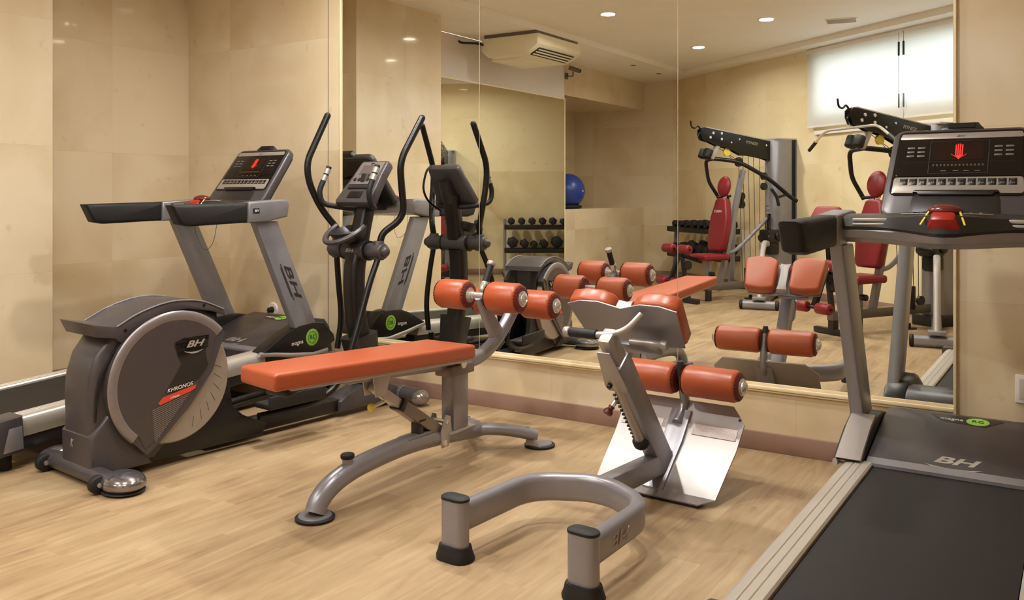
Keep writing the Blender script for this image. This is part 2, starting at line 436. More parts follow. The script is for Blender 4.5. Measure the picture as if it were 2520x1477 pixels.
# window
wf = wb()
for a, b_ in (((S0, -0.17, Z0), (S1, -0.12, Z0+0.045)), ((S0, -0.17, Z1-0.045), (S1, -0.12, Z1)), ((S0, -0.17, Z0), (S0+0.045, -0.12, Z1)), ((S1-0.045, -0.17, Z0), (S1, -0.12, Z1)), ((4.26, -0.17, Z0), (4.32, -0.12, Z1))):
    wf.ab(a, b_, 0.004)
struct(wf, 'window_1', SOCKW)
gl = wb(); gl.ab((S0+0.04, -0.15, Z0+0.04), (S1-0.04, -0.144, Z1-0.04)); struct(gl, 'window_1_glass', GLASS)
# skirting
struct(B().ab((-5.49, D-0.012, 0), (1.6, D+0.004, 0.088), 0.003), 'baseboard_front', BASEB, 30)
struct(B().ab((-5.5, 2.843, 0), (-5.488, D-0.012, 0.088), 0.003).ab((-5.03, 1.704, 0), (-5.018, 2.855, 0.088), 0.003).ab((-5.5, -1.45, 0), (-5.488, 1.704, 0.088), 0.003).ab((-5.5, -3.83, 0), (-5.488, -1.45, 0.088), 0.003), 'baseboard_left', BASEB, 30)
struct(B().ab((-5.488, -3.83, 0), (-4.95, -3.818, 0.088), 0.003), 'baseboard_back', BASEB, 30)
bw = wb(); bw.ab((0.0, 0, 0), (8.1, 0.012, 0.088), 0.003); struct(bw, 'baseboard_window', BASEB, 30)

# mirrors on the front wall, their trims
MX = [-3.965, -2.896, -1.694, -0.463]; MZ0, MZ1 = 0.319, 2.72
names = ['tall wall mirror panel behind the elliptical trainer, left of three', 'tall wall mirror panel behind the sit-up bench, middle of three', 'tall wall mirror panel beside the nearer treadmill, right of three']
for i in range(3):
    m = B().ab((MX[i]+0.0015, D, MZ0), (MX[i+1]-0.0015, D+0.004, MZ1)).obj('mirror_panel', MIRROR, None, 0)
    tag(m, names[i], 'mirror', 'mirror panels on the front wall')
struct(B().ab((MX[0]-0.004, D+0.0025, MZ0-0.002), (MX[3]+0.004, D+0.0045, MZ1+0.004)), 'trim_1', mat('mirror backing', (196, 176, 150), 0.5, vary=0.02))
t = B(); t.ab((MX[0]-0.005, D-0.004, 0.305), (MX[3]+0.004, D+0.004, 0.3185), 0.0015).ab((MX[0]-0.005, D-0.016, 0.288), (MX[3]+0.004, D+0.004, 0.305), 0.003).ab((MX[0]-0.005, D-0.008, 0.277), (MX[3]+0.004, D+0.004, 0.2855), 0.002)
struct(t, 'trim_2', TRIM, 30)
struct(B().ab((MX[3]+0.001, D-0.014, 0.277), (MX[3]+0.012, D+0.004, MZ1), 0.002), 'trim_3', TRIM, 30)
struct(B().ab((MX[0]-0.014, D-0.008, 0.277), (MX[0]-0.001, D+0.004, MZ1), 0.002), 'trim_4', TRIM, 30)
struct(B().ab((-4.088, D-0.001, 0.09), (-4.084, D+0.004, CEIL)), 'trim_5', mat('grey joint', (150, 136, 118), 0.5, vary=0.02))
# mirror on the side wall
m = B().ab((-5.5, -1.435, 0.10), (-5.492, 1.704, 2.40)).obj('wall_mirror', MIRROR, None, 0)
tag(m, 'wide mirror on the white side wall beneath the air conditioner', 'mirror')
struct(B().ab((-5.5, -1.449, 0.09), (-5.488, -1.435, 2.415), 0.002).ab((-5.5, -1.435, 2.40), (-5.488, 1.704, 2.412), 0.002), 'trim_6', TRIM, 30)

# roller blinds
def blind(s0, s1, label):
    b = thing('roller_blind', label, 'roller blind', wp((s0+s1)/2, 0.06, 1.975), WANG, 'white roller blinds over the window')
    w = s1-s0
    B().ab((-w/2, -0.0008, 0.0), (w/2, 0.0008, SOFF-1.975-0.03)).obj('blind_fabric', BLIND, b, 0)
    B().cyl((-w/2, 0.0, SOFF-1.975-0.03), (w/2, 0, SOFF-1.975-0.03), 0.022).obj('roller_tube', SOCKW, b)
    B().box((0, 0, 0.0), (w, 0.012, 0.022), 0.004).obj('bottom_bar', SOCKW, b)
    return b
b1 = blind(2.872, 4.283, 'white roller blind over the left part of the high window, in the mirror')
b2 = blind(4.297, 5.70, 'white roller blind over the right part of the window, behind the boom')
for b_, sx in ((b1, 0.68), (b2, -0.68)):
    B().cyl((sx, 0.03, 0.12), (sx, 0.03, 0.86), 0.002, n=8).obj('cord', CABLE, b_)
    B().cyl((sx, 0.03, 0.10), (sx, 0.03, 0.24), 0.008, bev=0.003).obj('cord_weight', SKIRT, b_)
    B().cyl((sx, 0.03, 0.62), (sx, 0.03, 0.76), 0.010, bev=0.003).obj('cord_weight', BLACK, b_)
sl = wb(); sl.ab((2.95, 0.0, 1.885), (5.62, 0.035, 1.93), 0.004); struct(sl, 'trim_7', PAINT, 30)

# ceiling lamps
LMP = mat('frosted lamp glass', (255, 246, 230), 0.3, vary=0.01, emit=((255, 226, 178), 16.0))
lbl = ['recessed ceiling lamp beside the air conditioner, top edge of the mirror image', 'recessed ceiling lamp nearest the square vent, right of three in the mirror', 'recessed ceiling lamp deepest in the mirror, left of the roller blind',
       'recessed ceiling lamp above the console of the far treadmill', 'recessed ceiling lamp in the middle of the room', 'recessed ceiling lamp above the near treadmill, left of its console', 'recessed ceiling lamp above the tail of the near treadmill', 'recessed ceiling lamp above the rollers of the sit-up bench']
for (x, y), lb in zip(LAMPS, lbl):
    t = thing('ceiling_lamp', lb, 'ceiling lamp', (x, y, CEIL), 0, 'recessed round ceiling lamps')
    B().lathe([(0.0, 0.062), (-0.006, 0.064), (-0.008, 0.078), (-0.004, 0.088), (0.0, 0.09)], (0, 0, -0.0002), (0, 0, 1), 32).obj('lamp_ring', SOCKW, t)
    B().cyl((0, 0, -0.009), (0, 0, -0.004), 0.066, n=32).obj('diffuser', LMP, t)
    L = bpy.data.lights.new('lamp_light', 'AREA'); L.shape = 'DISK'; L.size = 0.13; L.energy = LAMP_POWER; L.color = WARM; L.spread = R(165)
    lo = bpy.data.objects.new('lamp_light', L); COL.objects.link(lo); lo.parent = t; lo.location = (0, 0, -0.012)

# small ceiling fittings seen in the mirror
def vent(x, y, w, h, rz, label, mt=SKIRT):
    t = thing('ceiling_vent', label, 'vent', (x, y, CEIL), rz)
    B().ab((-w/2, -h/2, -0.008), (w/2, h/2, 0.0), 0.002).obj('vent_frame', PAINT, t)
    sl = B()
    for k in range(7):
        yy = -h/2+0.02+(h-0.04)*k/6
        sl.box((0, yy, -0.010), (w-0.03, 0.012, 0.004), 0.001, rot=('X', R(20)))
    sl.obj('slats', mat('vent slat', (170, 158, 140), 0.5), t)
vent(-2.02, -0.86, 0.30, 0.22, R(-10), 'pale square air vent in the ceiling near the window')
for (x, y), lb in zip([(-4.86, -2.11), (-4.9, -3.0)], ['small dark unlit spot fitting in the soffit, nearer the camera bracket', 'small dark unlit spot fitting in the soffit, nearer the far corner']):
    t = thing('spot_fitting', lb, 'spot fitting', (x, y, SOFF), 0)
    B().lathe([(0, 0.03), (-0.004, 0.034), (-0.006, 0.044), (0, 0.048)], (0, 0, 0), (0, 0, 1)).obj('fitting_ring', PAINT, t)
    B().cyl((0, 0, -0.008), (0, 0, -0.001), 0.033).obj('dark_lens', BLACK, t)

# air conditioner under the soffit
ac = thing('air_conditioner', 'ivory under-ceiling air conditioner with dark louvres above the side mirror', 'air conditioner', (-4.98, 0.2, 2.60))
poly = [(-0.33, 0.255), (-0.33, 0.12), (-0.25, 0.055), (0.20, 0.055), (0.33, 0.125), (0.36, 0.155), (0.36, 0.255)]
B().prism([(p[0], p[1]-0.02) for p in poly], 'xz', -0.45, 0.45, 0.012).obj('casing', ACW, ac)
B().prism([(0.215, 0.045), (0.325, 0.104), (0.335, 0.098), (0.225, 0.035)], 'xz', -0.36, 0.36, 0.0).obj('louvre_recess', BLACK, ac)
lv = B()
for k in range(3): lv.box((0.245+0.033*k, 0, 0.046+0.019*k), (0.020, 0.70, 0.003), 0, rot=('Y', R(-20)))
lv.obj('louvre', ACW, ac)
B().box((-0.12, 0.0, 0.026), (0.36, 0.62, 0.03), 0.01).obj('bottom_tray', ACW, ac)
B().ab((-0.30, -0.44, 0.234), (0.33, 0.44, 0.27)).obj('mounting_plate', SKIRT, ac)
pp = B(); pp.sweep(catmull([(-0.3, 0.40, 0.17), (-0.34, 0.52, 0.18), (-0.47, 0.60, 0.19), (-0.51, 0.60, 0.21)]), 0.025).obj('pipe', BLACK, ac)

# security camera
sc_ = thing('security_camera', 'small grey security camera on a bracket at the end of the white wall', 'camera', (-5.49, -1.47, 2.70))
B().box((0.01, 0, 0), (0.02, 0.05, 0.08), 0.004).sweep(fillet([(0.0, 0, 0), (0.10, 0, -0.01), (0.10, 0, 0.05)], 0.02), 0.018).obj('bracket', SKIRT, sc_)
B().cyl((0.06, 0.03, 0.10), (0.19, -0.02, 0.05), 0.028, bev=0.004).obj('camera_body', SKIRT, sc_)
B().cyl((0.185, -0.018, 0.053), (0.20, -0.024, 0.046), 0.022).obj('lens', GLOSSB, sc_)

# gym ball on the ledge
bl = thing('exercise_ball', 'large blue exercise ball resting on the stone ledge of the niche', 'exercise ball', (-5.80, -2.06, 1.0205))
B().lathe([(-0.232*math.cos(a*math.pi/40), 0.232*math.sin(a*math.pi/40)) for a in range(0, 41)], (0, 0, 0.232), (0, 0, 1), 48).obj('ball_skin', BLUE, bl)
B().lathe([(-0.001, 0.012), (0.002, 0.010)], (0.2325, 0, 0.232), (1, 0, 0), 14).obj('valve_plug', SOCKW, bl)
rg = B(); rg.sweep([(0.168*math.cos(R(a)), 0.168*math.sin(R(a)), 0.024) for a in range(0, 360, 15)], 0.046, closed=True, n=12)
rgo = rg.obj('ball_ring', RUBBER); rgo.location = (-5.80, -2.06, 1.0205); tag(rgo, 'black ring that holds the blue exercise ball on the ledge', 'ball ring')

# wall sockets
sk = thing('wall_socket', 'round white wall socket with a black plug behind the far treadmill', 'wall socket', (-4.60, D+0.004, 0.426))
B().lathe([(0, 0.048), (0.006, 0.048), (0.012, 0.042), (0.012, 0.0)], (0, 0, 0), (0, -1, 0), 32).obj('socket_plate', SOCKW, sk)
pg = B(); pg.cyl((0, -0.010, 0), (0, -0.045, 0), 0.022, 0.017, bev=0.003); pg.obj('plug', BLACK, sk)
B().sweep(catmull([(0, -0.04, -0.005), (0.0, -0.055, -0.03), (0.0, -0.05, -0.10), (0.01, -0.06, -0.25), (0.05, -0.10, -0.41)]), 0.009, n=8).obj('power_cord', BLACK, sk)
s2 = thing('wall_plate', 'white rounded wall plate at the right edge beside the mirror', 'wall plate', (-0.195, D+0.004, 0.415))
B().box((0, -0.005, 0), (0.085, 0.010, 0.115), 0.004).obj('plate_frame', SOCKW, s2)
B().box((0, -0.011, 0), (0.058, 0.006, 0.085), 0.003).obj('plate_insert', mat('grey insert', (205, 196, 190), 0.3), s2)

# ---------------------------------------------------------------- treadmills
def cutaway(pts, T): return [T(p) for p in pts]

def treadmill(name_label, xc, lift, inc, wide_label, y0=3.0):
    """local x across, y forward (0 = 3.0 m from the camera plane), motor end towards the mirror"""
    t = thing('treadmill', wide_label, 'treadmill', (xc, y0, 0))
    ca, sa = math.cos(inc), math.sin(inc)
    def T(x, y, z):                      # the deck is raised at the motor end by its incline
        yy, zz = y+1.05, z-0.06
        return (x, -1.05+yy*ca-zz*sa, 0.072+yy*sa+zz*ca)
    def fn(v): return T(v.x, v.y, v.z)
    def part(b, name, m, parent=t, sm=38): 
        for v in b.bm.verts: v.co = Vector(fn(v.co))
        return b.obj(name, m, parent, sm)
    # belt with its rounded tail
    bp = [(-0.93, 0.135), (-0.955, 0.150), (-0.965, 0.168), (-0.955, 0.186), (-0.93, 0.197), (0.47, 0.197), (0.47, 0.15)]
    part(B().prism(bp, 'yz', -0.252, 0.252), 'running_belt', BELT)
    part(B().ab((-0.25, -0.90, 0.13), (0.25, 0.45, 0.185)), 'deck', BLACK)
    for sg in (-1, 1):
        b = B()
        prof = [(0.256, 0.120), (0.256, 0.205), (0.262, 0.211), (0.286, 0.211), (0.288, 0.208), (0.291, 0.211), (0.312, 0.211), (0.314, 0.208), (0.317, 0.211), (0.338, 0.209), (0.352, 0.200), (0.360, 0.180), (0.360, 0.150), (0.352, 0.120)]
        b.prism([(sg*p[0], p[1]) for p in prof], 'xz', -0.93, 0.44)
        part(b, 'side_rail', ALU)
        b = B(); b.ab((sg*0.262, -0.92, 0.062), (sg*0.345, 0.46, 0.120), 0.006); part(b, 'side_skirt', CHARD)
        # moulded tail cap
        cp = [(-1.13, 0.07), (-1.135, 0.12), (-1.10, 0.185), (-1.04, 0.214), (-0.925, 0.218), (-0.925, 0.06), (-1.08, 0.055)]
        c = B(); c.prism(cp, 'yz', sg*0.245, sg*0.375, 0.012)
        cap = part(c, 'tail_cap', CHAR)
        c = B(); c.prism([(-1.02, 0.075), (-0.99, 0.175), (-0.935, 0.175), (-0.935, 0.075)], 'yz', sg*0.374, sg*0.378, 0.001); part(c, 'cap_insert', SILVER, cap)
        f = B(); f.cyl((sg*0.30, -0.98, 0.0), (sg*0.30, -0.98, 0.065), 0.03, bev=0.004); f.obj('rubber_foot', RUBBER, t)
    part(B().cyl((-0.25, -0.93, 0.155), (0.25, -0.93, 0.155), 0.035), 'roller', BLACK)
    # base frame
    fr = B()
    for sg in (-1, 1): fr.beam((sg*0.30, -0.70, 0.045), (sg*0.30, 1.04, 0.045), 0.06, 0.05)
    fr.beam((-0.33, 1.03, 0.045), (0.33, 1.03, 0.045), 0.06, 0.05).beam((-0.30, 0.40, 0.045), (0.30, 0.40, 0.045), 0.05, 0.04)
    fr.obj('base_frame', CHARD, t)
    for sg in (-1, 1): B().cyl((sg*0.31, 1.0, 0.0), (sg*0.31, 1.0, 0.024), 0.03).obj('rubber_foot', RUBBER, t)
    # motor hood
    hp = [(0.445, 0.13), (0.445, 0.203), (0.46, 0.214), (0.62, 0.258), (0.80, 0.300), (0.92, 0.312), (0.99, 0.295), (1.03, 0.24), (1.045, 0.08)]
    hood = part(B().prism(hp, 'yz', -0.285, 0.285, 0.006), 'motor_hood', CHAR)
    part(B().prism([(0.43, 0.198), (0.43, 0.210), (0.47, 0.222), (0.48, 0.212)], 'yz', -0.28, 0.28, 0.002), 'hood_lip', SILVER, hood)
    a0, a1 = Vector(T(0, 0.46, 0.214)), Vector(T(0, 0.62, 0.258)); up = (a1-a0).normalized(); nn = Vector((1, 0, 0)).cross(up)
    text('lettering', 'BH', 0.062, LETS, hood, a0.lerp(a1, 0.40)+nn*0.001, (1, 0, 0), up, sx=1.7, bold=0.002)
    w = B(); swoosh(w, a0.lerp(a1, 0.18)+nn*0.001, (1, 0, 0), up, 0.19, nn); w.obj('logo_underline', LETS, hood, 0)
    b0, b1_ = Vector(T(0, 0.80, 0.300)), Vector(T(0, 0.92, 0.312)); u2 = (b1_-b0).normalized(); n2 = Vector((1, 0, 0)).cross(u2); mid = b0.lerp(b1_, 0.45)
    bd = B(); vs = [mid+Vector((dx, 0, 0))+u2*dy+n2*0.0012 for dx, dy in ((-0.125, 0.045), (0.135, 0.045), (0.075, -0.045), (-0.075, -0.030))]
    bd.mesh(vs, [(0, 1, 2, 3)]); bd.obj('badge', BLACK, hood, 0)
    bd = B(); bd.lathe([(0, 0.040), (0.0022, 0.040)], mid+Vector((0.045, 0, 0)), n2, 28); bo = bd.obj('green_disc', GREEN, hood)
    text('lettering', 'magna', 0.032, LETW, hood, mid+Vector((-0.045, 0, 0))+n2*0.002, (1, 0, 0), u2, shear=0.0)
    text('lettering', 'RC', 0.034, LETD, hood, mid+Vector((0.045, 0, 0))+n2*0.003, (1, 0, 0), u2, shear=0.0)
    # flank covers with the sticker, rising under the uprights
    for sg in (-1, 1):
        fp = [(0.40, 0.214), (0.47, 0.245), (0.58, 0.292), (0.68, 0.318), (0.80, 0.318), (0.885, 0.300), (0.96, 0.215), (0.97, 0.175), (0.88, 0.140), (0.78, 0.135), (0.60, 0.165), (0.48, 0.195)]
        c = B(); c.prism(fp, 'yz', sg*0.287, sg*0.392, 0.012); fl = part(c, 'flank_cover', BLACK)
        tr = B(); tr.sweep([(sg*0.378, 0.385, 0.206), (sg*0.384, 0.48, 0.190), (sg*0.388, 0.60, 0.160), (sg*0.388, 0.78, 0.127), (sg*0.386, 0.90, 0.130)], 0.018, 0.028, n=10)
        part(tr, 'silver_edge', SILVERL, fl)
        st = B(); st.lathe([(0, 0.050), (0.002, 0.050)], T(sg*0.3925, 0.775, 0.232), (sg, 0, 0), 32); st.obj('green_disc', GREEN, fl)
        st = B(); st.lathe([(0, 0.036), (0.0026, 0.036), (0.0026, 0.031), (0, 0.031)], T(sg*0.3928, 0.775, 0.232), (sg, 0, 0), 32); st.obj('disc_ring', mat('dark green ring', (80, 130, 40), 0.4), fl)
        text('lettering', 'RC', 0.036, LETD, fl, T(sg*0.3955, 0.775, 0.232), (0, sg, 0), (0, 0, 1), shear=0.1)
        text('lettering', 'magna', 0.036, LETW, fl, T(sg*0.3935, 0.655 if sg > 0 else 0.665, 0.222), (0, sg*ca, sg*sa), (0, -sa, ca), shear=0.1)
        if name_label == 'near': cpz = B(); cpz.prism([(0.395, 0.222), (0.47, 0.256), (0.58, 0.303), (0.672, 0.328), (0.672, 0.305), (0.43, 0.200)], 'yz', sg*0.291, sg*0.380, 0.004); part(cpz, 'corner_plate', SILVERL, fl)
    # uprights
    lz = lift
    for sg in (-1, 1):
        x = sg*0.362
        u = B(); quad = [(0.70, 0.10), (0.895, 0.10), (0.865, 0.30), (0.50, 1.02+lz), (0.335, 1.02+lz), (0.69, 0.30)]
        u.prism(quad, 'yz', x-0.026, x+0.026, 0.010)
        uo = u.obj('upright', SILVER, t)
        ax = Vector((0, 0.50-0.865, 1.02+lz-0.30)).normalized(); pv = Vector((1, 0, 0)).cross(ax)*sg
        mid = Vector((sg*(0.362+0.0268), (0.335+0.69+0.865+0.5)/4, 0.66+lz/2+0.03))
        yv = Vector((sg, 0, 0)).cross(-ax); tl = text('lettering', 'BH', 0.060, LETD, uo, mid-ax*0.0+yv*0.006, -ax, yv, sx=2.9, bold=0.001)
        w = B()
        for kk, (l0, l1, oo) in enumerate(((-0.125, 0.115, -0.030), (-0.105, 0.09, -0.038))):
            p, q = mid-ax*l0+yv*oo, mid-ax*l1+yv*oo; e_ = yv*0.0028; z_ = Vector((sg*0.0008, 0, 0)); w.mesh([p-e_+z_, q-e_+z_, q+e_+z_, p+e_+z_], [(0, 1, 2, 3)])
        w.obj('logo_underline', LETD, uo, 0)
        # collar where the upright meets the cover
        # arm: foam grip then silver housing
        g = B(); gp = [(-0.215, 1.148), (-0.10, 1.152), (0.24, 1.158), (0.26, 1.158), (0.26, 1.048), (0.05, 1.042), (-0.10, 1.038), (-0.165, 1.050)]
        g.prism([(p[0], p[1]+lz-0.03) for p in gp], 'yz', sg*0.378-0.040, sg*0.378+0.040, 0.020, 3); g.obj('hand_grip', FOAM, t)
        hs = B(); hs.prism([(p[0], p[1]+lz-0.03) for p in [(0.262, 1.160), (0.50, 1.175), (0.545, 1.172), (0.560, 1.145), (0.548, 1.075), (0.40, 1.050), (0.262, 1.046)]], 'yz', sg*0.378-0.042, sg*0.378+0.042, 0.012, 3)
        h = hs.obj('arm_housing', SILVER, t)
        bb = B(); bb.box((sg*0.4205, 0.315, 1.112+lz-0.03), (0.002, 0.045, 0.028), 0.0006); bb.obj('badge', BLACK, h)
        text('lettering', 'BH', 0.022, LETW, h, (sg*0.4222, 0.315, 1.112+lz-0.03), (0, sg, 0), (0, 0, 1), sx=1.1)
    # crossbar with its control pod
    
    cb = B(); n = 24; sec = []
    vs = []; fs = []
    for i in range(n+1):
        u = i/n*2-1; x = u*0.345; dip = math.exp(-(x/0.17)**2)
        yb = 0.345-0.10*dip; zt = 1.120+0.012*dip; zb = 1.030-0.012*dip
        for (y, z) in ((yb, zb+0.02), (yb-0.012, zb+0.045), (yb, zt-0.015), (yb+0.03, zt), (0.50, zt+0.01), (0.52, zt-0.02), (0.52, zb+0.02), (yb+0.05, zb)): vs.append((x, y, z+lz))
    for i in range(n):
        for j in range(8): fs.append((i*8+j, i*8+(j+1) % 8, (i+1)*8+(j+1) % 8, (i+1)*8+j))
    fs.append(tuple(range(8))); fs.append(tuple(n*8+j for j in range(7, -1, -1)))
    cb.mesh(vs, fs); cbo = cb.obj('crossbar', SILVER, t)
    pod = B(); vs = []; fs = []; n = 24
    for i in range(n+1):
        u = i/n*2-1; x = u*0.335; dip = math.exp(-(x/0.15)**2)
        yb = 0.326-0.095*dip; zt = 1.124+0.014*dip; zl = 1.078-0.018*dip
        for (y, z) in ((yb+0.002, zl), (yb-0.014, zl+0.012), (yb-0.006, zt-0.006), (yb+0.028, zt+0.003), (0.44, zt+0.008), (0.44, zl+0.01)): vs.append((x, y, z+lz))
    for i in range(n):
        for j in range(6): fs.append((i*6+j, i*6+(j+1) % 6, (i+1)*6+(j+1) % 6, (i+1)*6+j))
    fs.append(tuple(range(6))); fs.append(tuple(n*6+j for j in range(5, -1, -1)))
    pod.mesh(vs, fs); po = pod.obj('control_pod', CHARD, t)
    for sg in (-1, 1):
        ps_ = B(); ps_.beam((sg*0.300, 0.3115, 1.112+lz), (sg*0.175, 0.302, 1.114+lz), 0.010, 0.013, 0.003).beam((sg*0.300, 0.3105, 1.097+lz), (sg*0.175, 0.301, 1.099+lz), 0.010, 0.010, 0.003); ps_.obj('pulse_sensor', SILVERL, po)
        ln = B(); ln.beam((sg*0.04, 0.262, 1.139+lz), (sg*0.14, 0.300, 1.136+lz), 0.004, 0.003, 0.001); ln.obj('trim_line', LETS, po)
        ky = B()
        for k in range(2): ky.lathe([(0, 0.010), (0.004, 0.009)], (sg*(0.075+0.03*k), 0.33, 1.138+lz), (0, 0, 1), 14)
        ky.obj('small_key', CHAR, po)
    e = B(); e.box((0, 0.236, 1.112+lz), (0.090, 0.050, 0.056), 0.014, rot=('X', R(35)), fn=lambda v: (v.x*(1.15 if v.z < 0 else 0.85), v.y, v.z)); eo = e.obj('emergency_stop', REDP, t)
    e = B(); e.ball((0, 0.280, 1.148+lz), 0.046, (1.2, 0.9, 0.48)); e.obj('stop_cap', mat('brown red cap', (96, 40, 34), 0.2), eo)
    for sg in (-1, 1):
        e = B(); e.beam((sg*0.045, 0.265, 1.148+lz), (sg*0.066, 0.208, 1.102+lz), 0.006, 0.004, 0.001); e.obj('yellow_mark', YELLOW, eo)
    # console
    Cc = Vector((0, 0.50, 1.135+lz)); upv = Vector((0, 0.31, 0.40)).normalized(); nrm = Vector((0, -upv.z, upv.y))
    CM = Matrix((Vector((1, 0, 0)), upv, nrm)).transposed().to_4x4(); CM.translation = Cc
    def pb(): b = B(); b.M = CM; return b
    def rr(w0, w1, h0, h1, r, k=5):
        o = []
        for cx, cy, a0 in ((w1-r, h1-r, 0), (-w1+r, h1-r, 90), (-w0+r, h0+r, 180), (w0-r, h0+r, 270)):
            for i in range(k): a = R(a0+90*i/(k-1)); o.append((cx+r*math.cos(a), cy+r*math.sin(a)))
        return o
    sh = pb(); sh.prism(rr(0.248, 0.236, -0.02, 0.405, 0.045), 'xy', -0.050, 0.0, 0.016, 3); con = sh.obj('console', CHAR, t)
    bk = pb(); bk.prism(rr(0.236, 0.222, -0.01, 0.393, 0.045), 'xy', -0.064, -0.049, 0.012, 3).prism(rr(0.15, 0.11, 0.0, 0.25, 0.05), 'xy', -0.105, -0.05, 0.02, 3); bk.obj('console_back', BLACK, con)
    nk = B(); nk.beam((0, 0.49, 1.08+lz), (0, 0.60, 1.20+lz), 0.30, 0.08, 0.02); nk.obj('console_neck', CHARD, con)
    fr_ = pb(); fr_.prism(rr(0.222, 0.212, 0.078, 0.385, 0.022), 'xy', 0.0, 0.0035, 0.002); fr_.obj('bezel', GLOSSB, con)
    fr_ = pb(); fr_.prism(rr(0.207, 0.203, 0.346, 0.374, 0.008), 'xy', 0.003, 0.0055, 0.001).prism(rr(0.214, 0.211, 0.088, 0.162, 0.012), 'xy', 0.003, 0.0048, 0.001); fr_.obj('silver_strips', PANEL, con)
    sc1 = pb(); sc1.prism(rr(0.208, 0.204, 0.165, 0.343, 0.006), 'xy', 0.004, 0.0060, 0.001); scr = sc1.obj('screen', GLOSSB, con)
    d = pb(); d.prism(rr(0.080, 0.080, 0.240, 0.325, 0.003), 'xy', 0.0060, 0.0066); d.obj('display', LEDDIM, con)
    d = pb()
    for (a_, b_) in (((-0.098, 0.178), (0.098, 0.179)), ((-0.098, 0.332), (0.098, 0.333)), ((-0.098, 0.178), (-0.0965, 0.333)), ((0.0965, 0.178), (0.098, 0.333)), ((-0.19, 0.232), (0.19, 0.2325))):
        d.ab((a_[0], a_[1], 0.0062), (b_[0], b_[1], 0.0068))
    d.obj('panel_lines', CHAR, con, 0)
    # red hand-like symbol: four bars above a pointed fan
    d = pb()
    for k in range(4): d.ab((-0.0125+0.0070*k, 0.262, 0.0068), (-0.0082+0.0070*k, 0.318-(0.004 if k in (0, 3) else 0), 0.0072))
    for sg in (-1, 1):
        for k in range(3):
            d.mesh([(sg*(0.004+0.003*k), 0.248+0.003*k, 0.0071), (sg*(0.016+0.004*k), 0.262+0.003*k, 0.0071), (sg*(0.024+0.002*k), 0.268+0.002*k, 0.0071), (sg*(0.015+0.004*k), 0.259+0.003*k, 0.0071)], [(0, 1, 2, 3)])
    d.mesh([(-0.013, 0.262, 0.0071), (0.013, 0.262, 0.0071), (0.0, 0.243, 0.0071)], [(0, 1, 2)])
    d.obj('red_symbol', LED, con, 0)
    d = pb()
    for k in range(14): d.ab((-0.085+0.0125*k, 0.212, 0.0062), (-0.079+0.0125*k, 0.2215, 0.0067))
    d.obj('dim_digits', mat('dim orange digits', (90, 58, 34), 0.3), con, 0)
    d = pb()
    for sg in (-1, 1):
        for i in range(2):
            for j in range(3): q = pb(); q.box((sg*(0.128+0.036*i), 0.262+0.020*j, 0.0068), (0.026, 0.009, 0.002), 0.001); q.obj('soft_key', SOFTK, con)
    for k in (-0.055, -0.015, 0.02, 0.055): d.ab((k, 0.188, 0.0062), (k+0.018, 0.1915, 0.0067))
    d.obj('caption_marks', SOFTK, con)
    for k in range(12):
        d = pb(); x0 = -0.176+0.0322*k; d.box((x0, 0.139, 0.0052), (0.0265, 0.0300, 0.002), 0.001); kk = d.obj('program_key', BLACK, con)
        g_ = pb(); zz = 0.0067; q = k % 4
        for j in range(3):
            hh = (0.004, 0.008, 0.013)[(j*(1+q)+k) % 3]; g_.ab((x0-0.007+0.005*j, 0.131, zz-0.0006), (x0-0.0048+0.005*j, 0.131+hh*0.8, zz))
        g_.ab((x0-0.008, 0.1490, zz-0.0006), (x0+0.006, 0.1500, zz)); g_.obj('key_symbol', PANEL, kk, 0)
    d = pb(); d.prism(rr(0.125, 0.140, 0.076, 0.098, 0.010), 'xy', 0.0, 0.012, 0.004); d.obj('book_ledge', BLACK, con)
    text('lettering', 'BH', 0.013, LETD, con, CM @ Vector((0, 0.357, 0.0052)), (1, 0, 0), upv, sx=1.6)
    d = pb(); d.box((0, 0.412, -0.020), (0.135, 0.040, 0.045), 0.010, fn=lambda v: (v.x*(1.12 if v.y < 0 else 0.9), v.y, v.z)); fan = d.obj('fan_housing', CHARD, con)
    d = pb(); d.ab((-0.045, 0.400, 0.002), (0.045, 0.424, 0.005)); d.obj('fan_grille', BLACK, con)
    # safety key cord
    if name_label == 'far': B().sweep(catmull([(0.02, 0.24, 1.09+lz), (-0.02, 0.25, 0.97+lz), (0.03, 0.27, 0.86+lz), (0.11, 0.27, 0.90+lz), (0.14, 0.28, 1.04+lz)]), 0.0028, n=6).obj('safety_cord', BLACK, t)
    return t
treadmill('far', -4.258, 0.03, R(3.4), 'treadmill standing against the left wall behind the elliptical trainer')
treadmill('near', -0.390, 0.0, R(0.2), 'treadmill in the right foreground, its belt running out of the picture', 2.965)

# ---------------------------------------------------------------- elliptical trainer
def arc(cx, cy, r, a0, a1, n=16): return [(cx+r*math.cos(R(a0+(a1-a0)*i/n)), cy+r*math.sin(R(a0+(a1-a0)*i/n))) for i in range(n+1)]
el = thing('elliptical_trainer', 'charcoal elliptical trainer with a big round flywheel housing and tall black arms', 'elliptical trainer', (-3.545, 2.155, 0), R(-5.5))
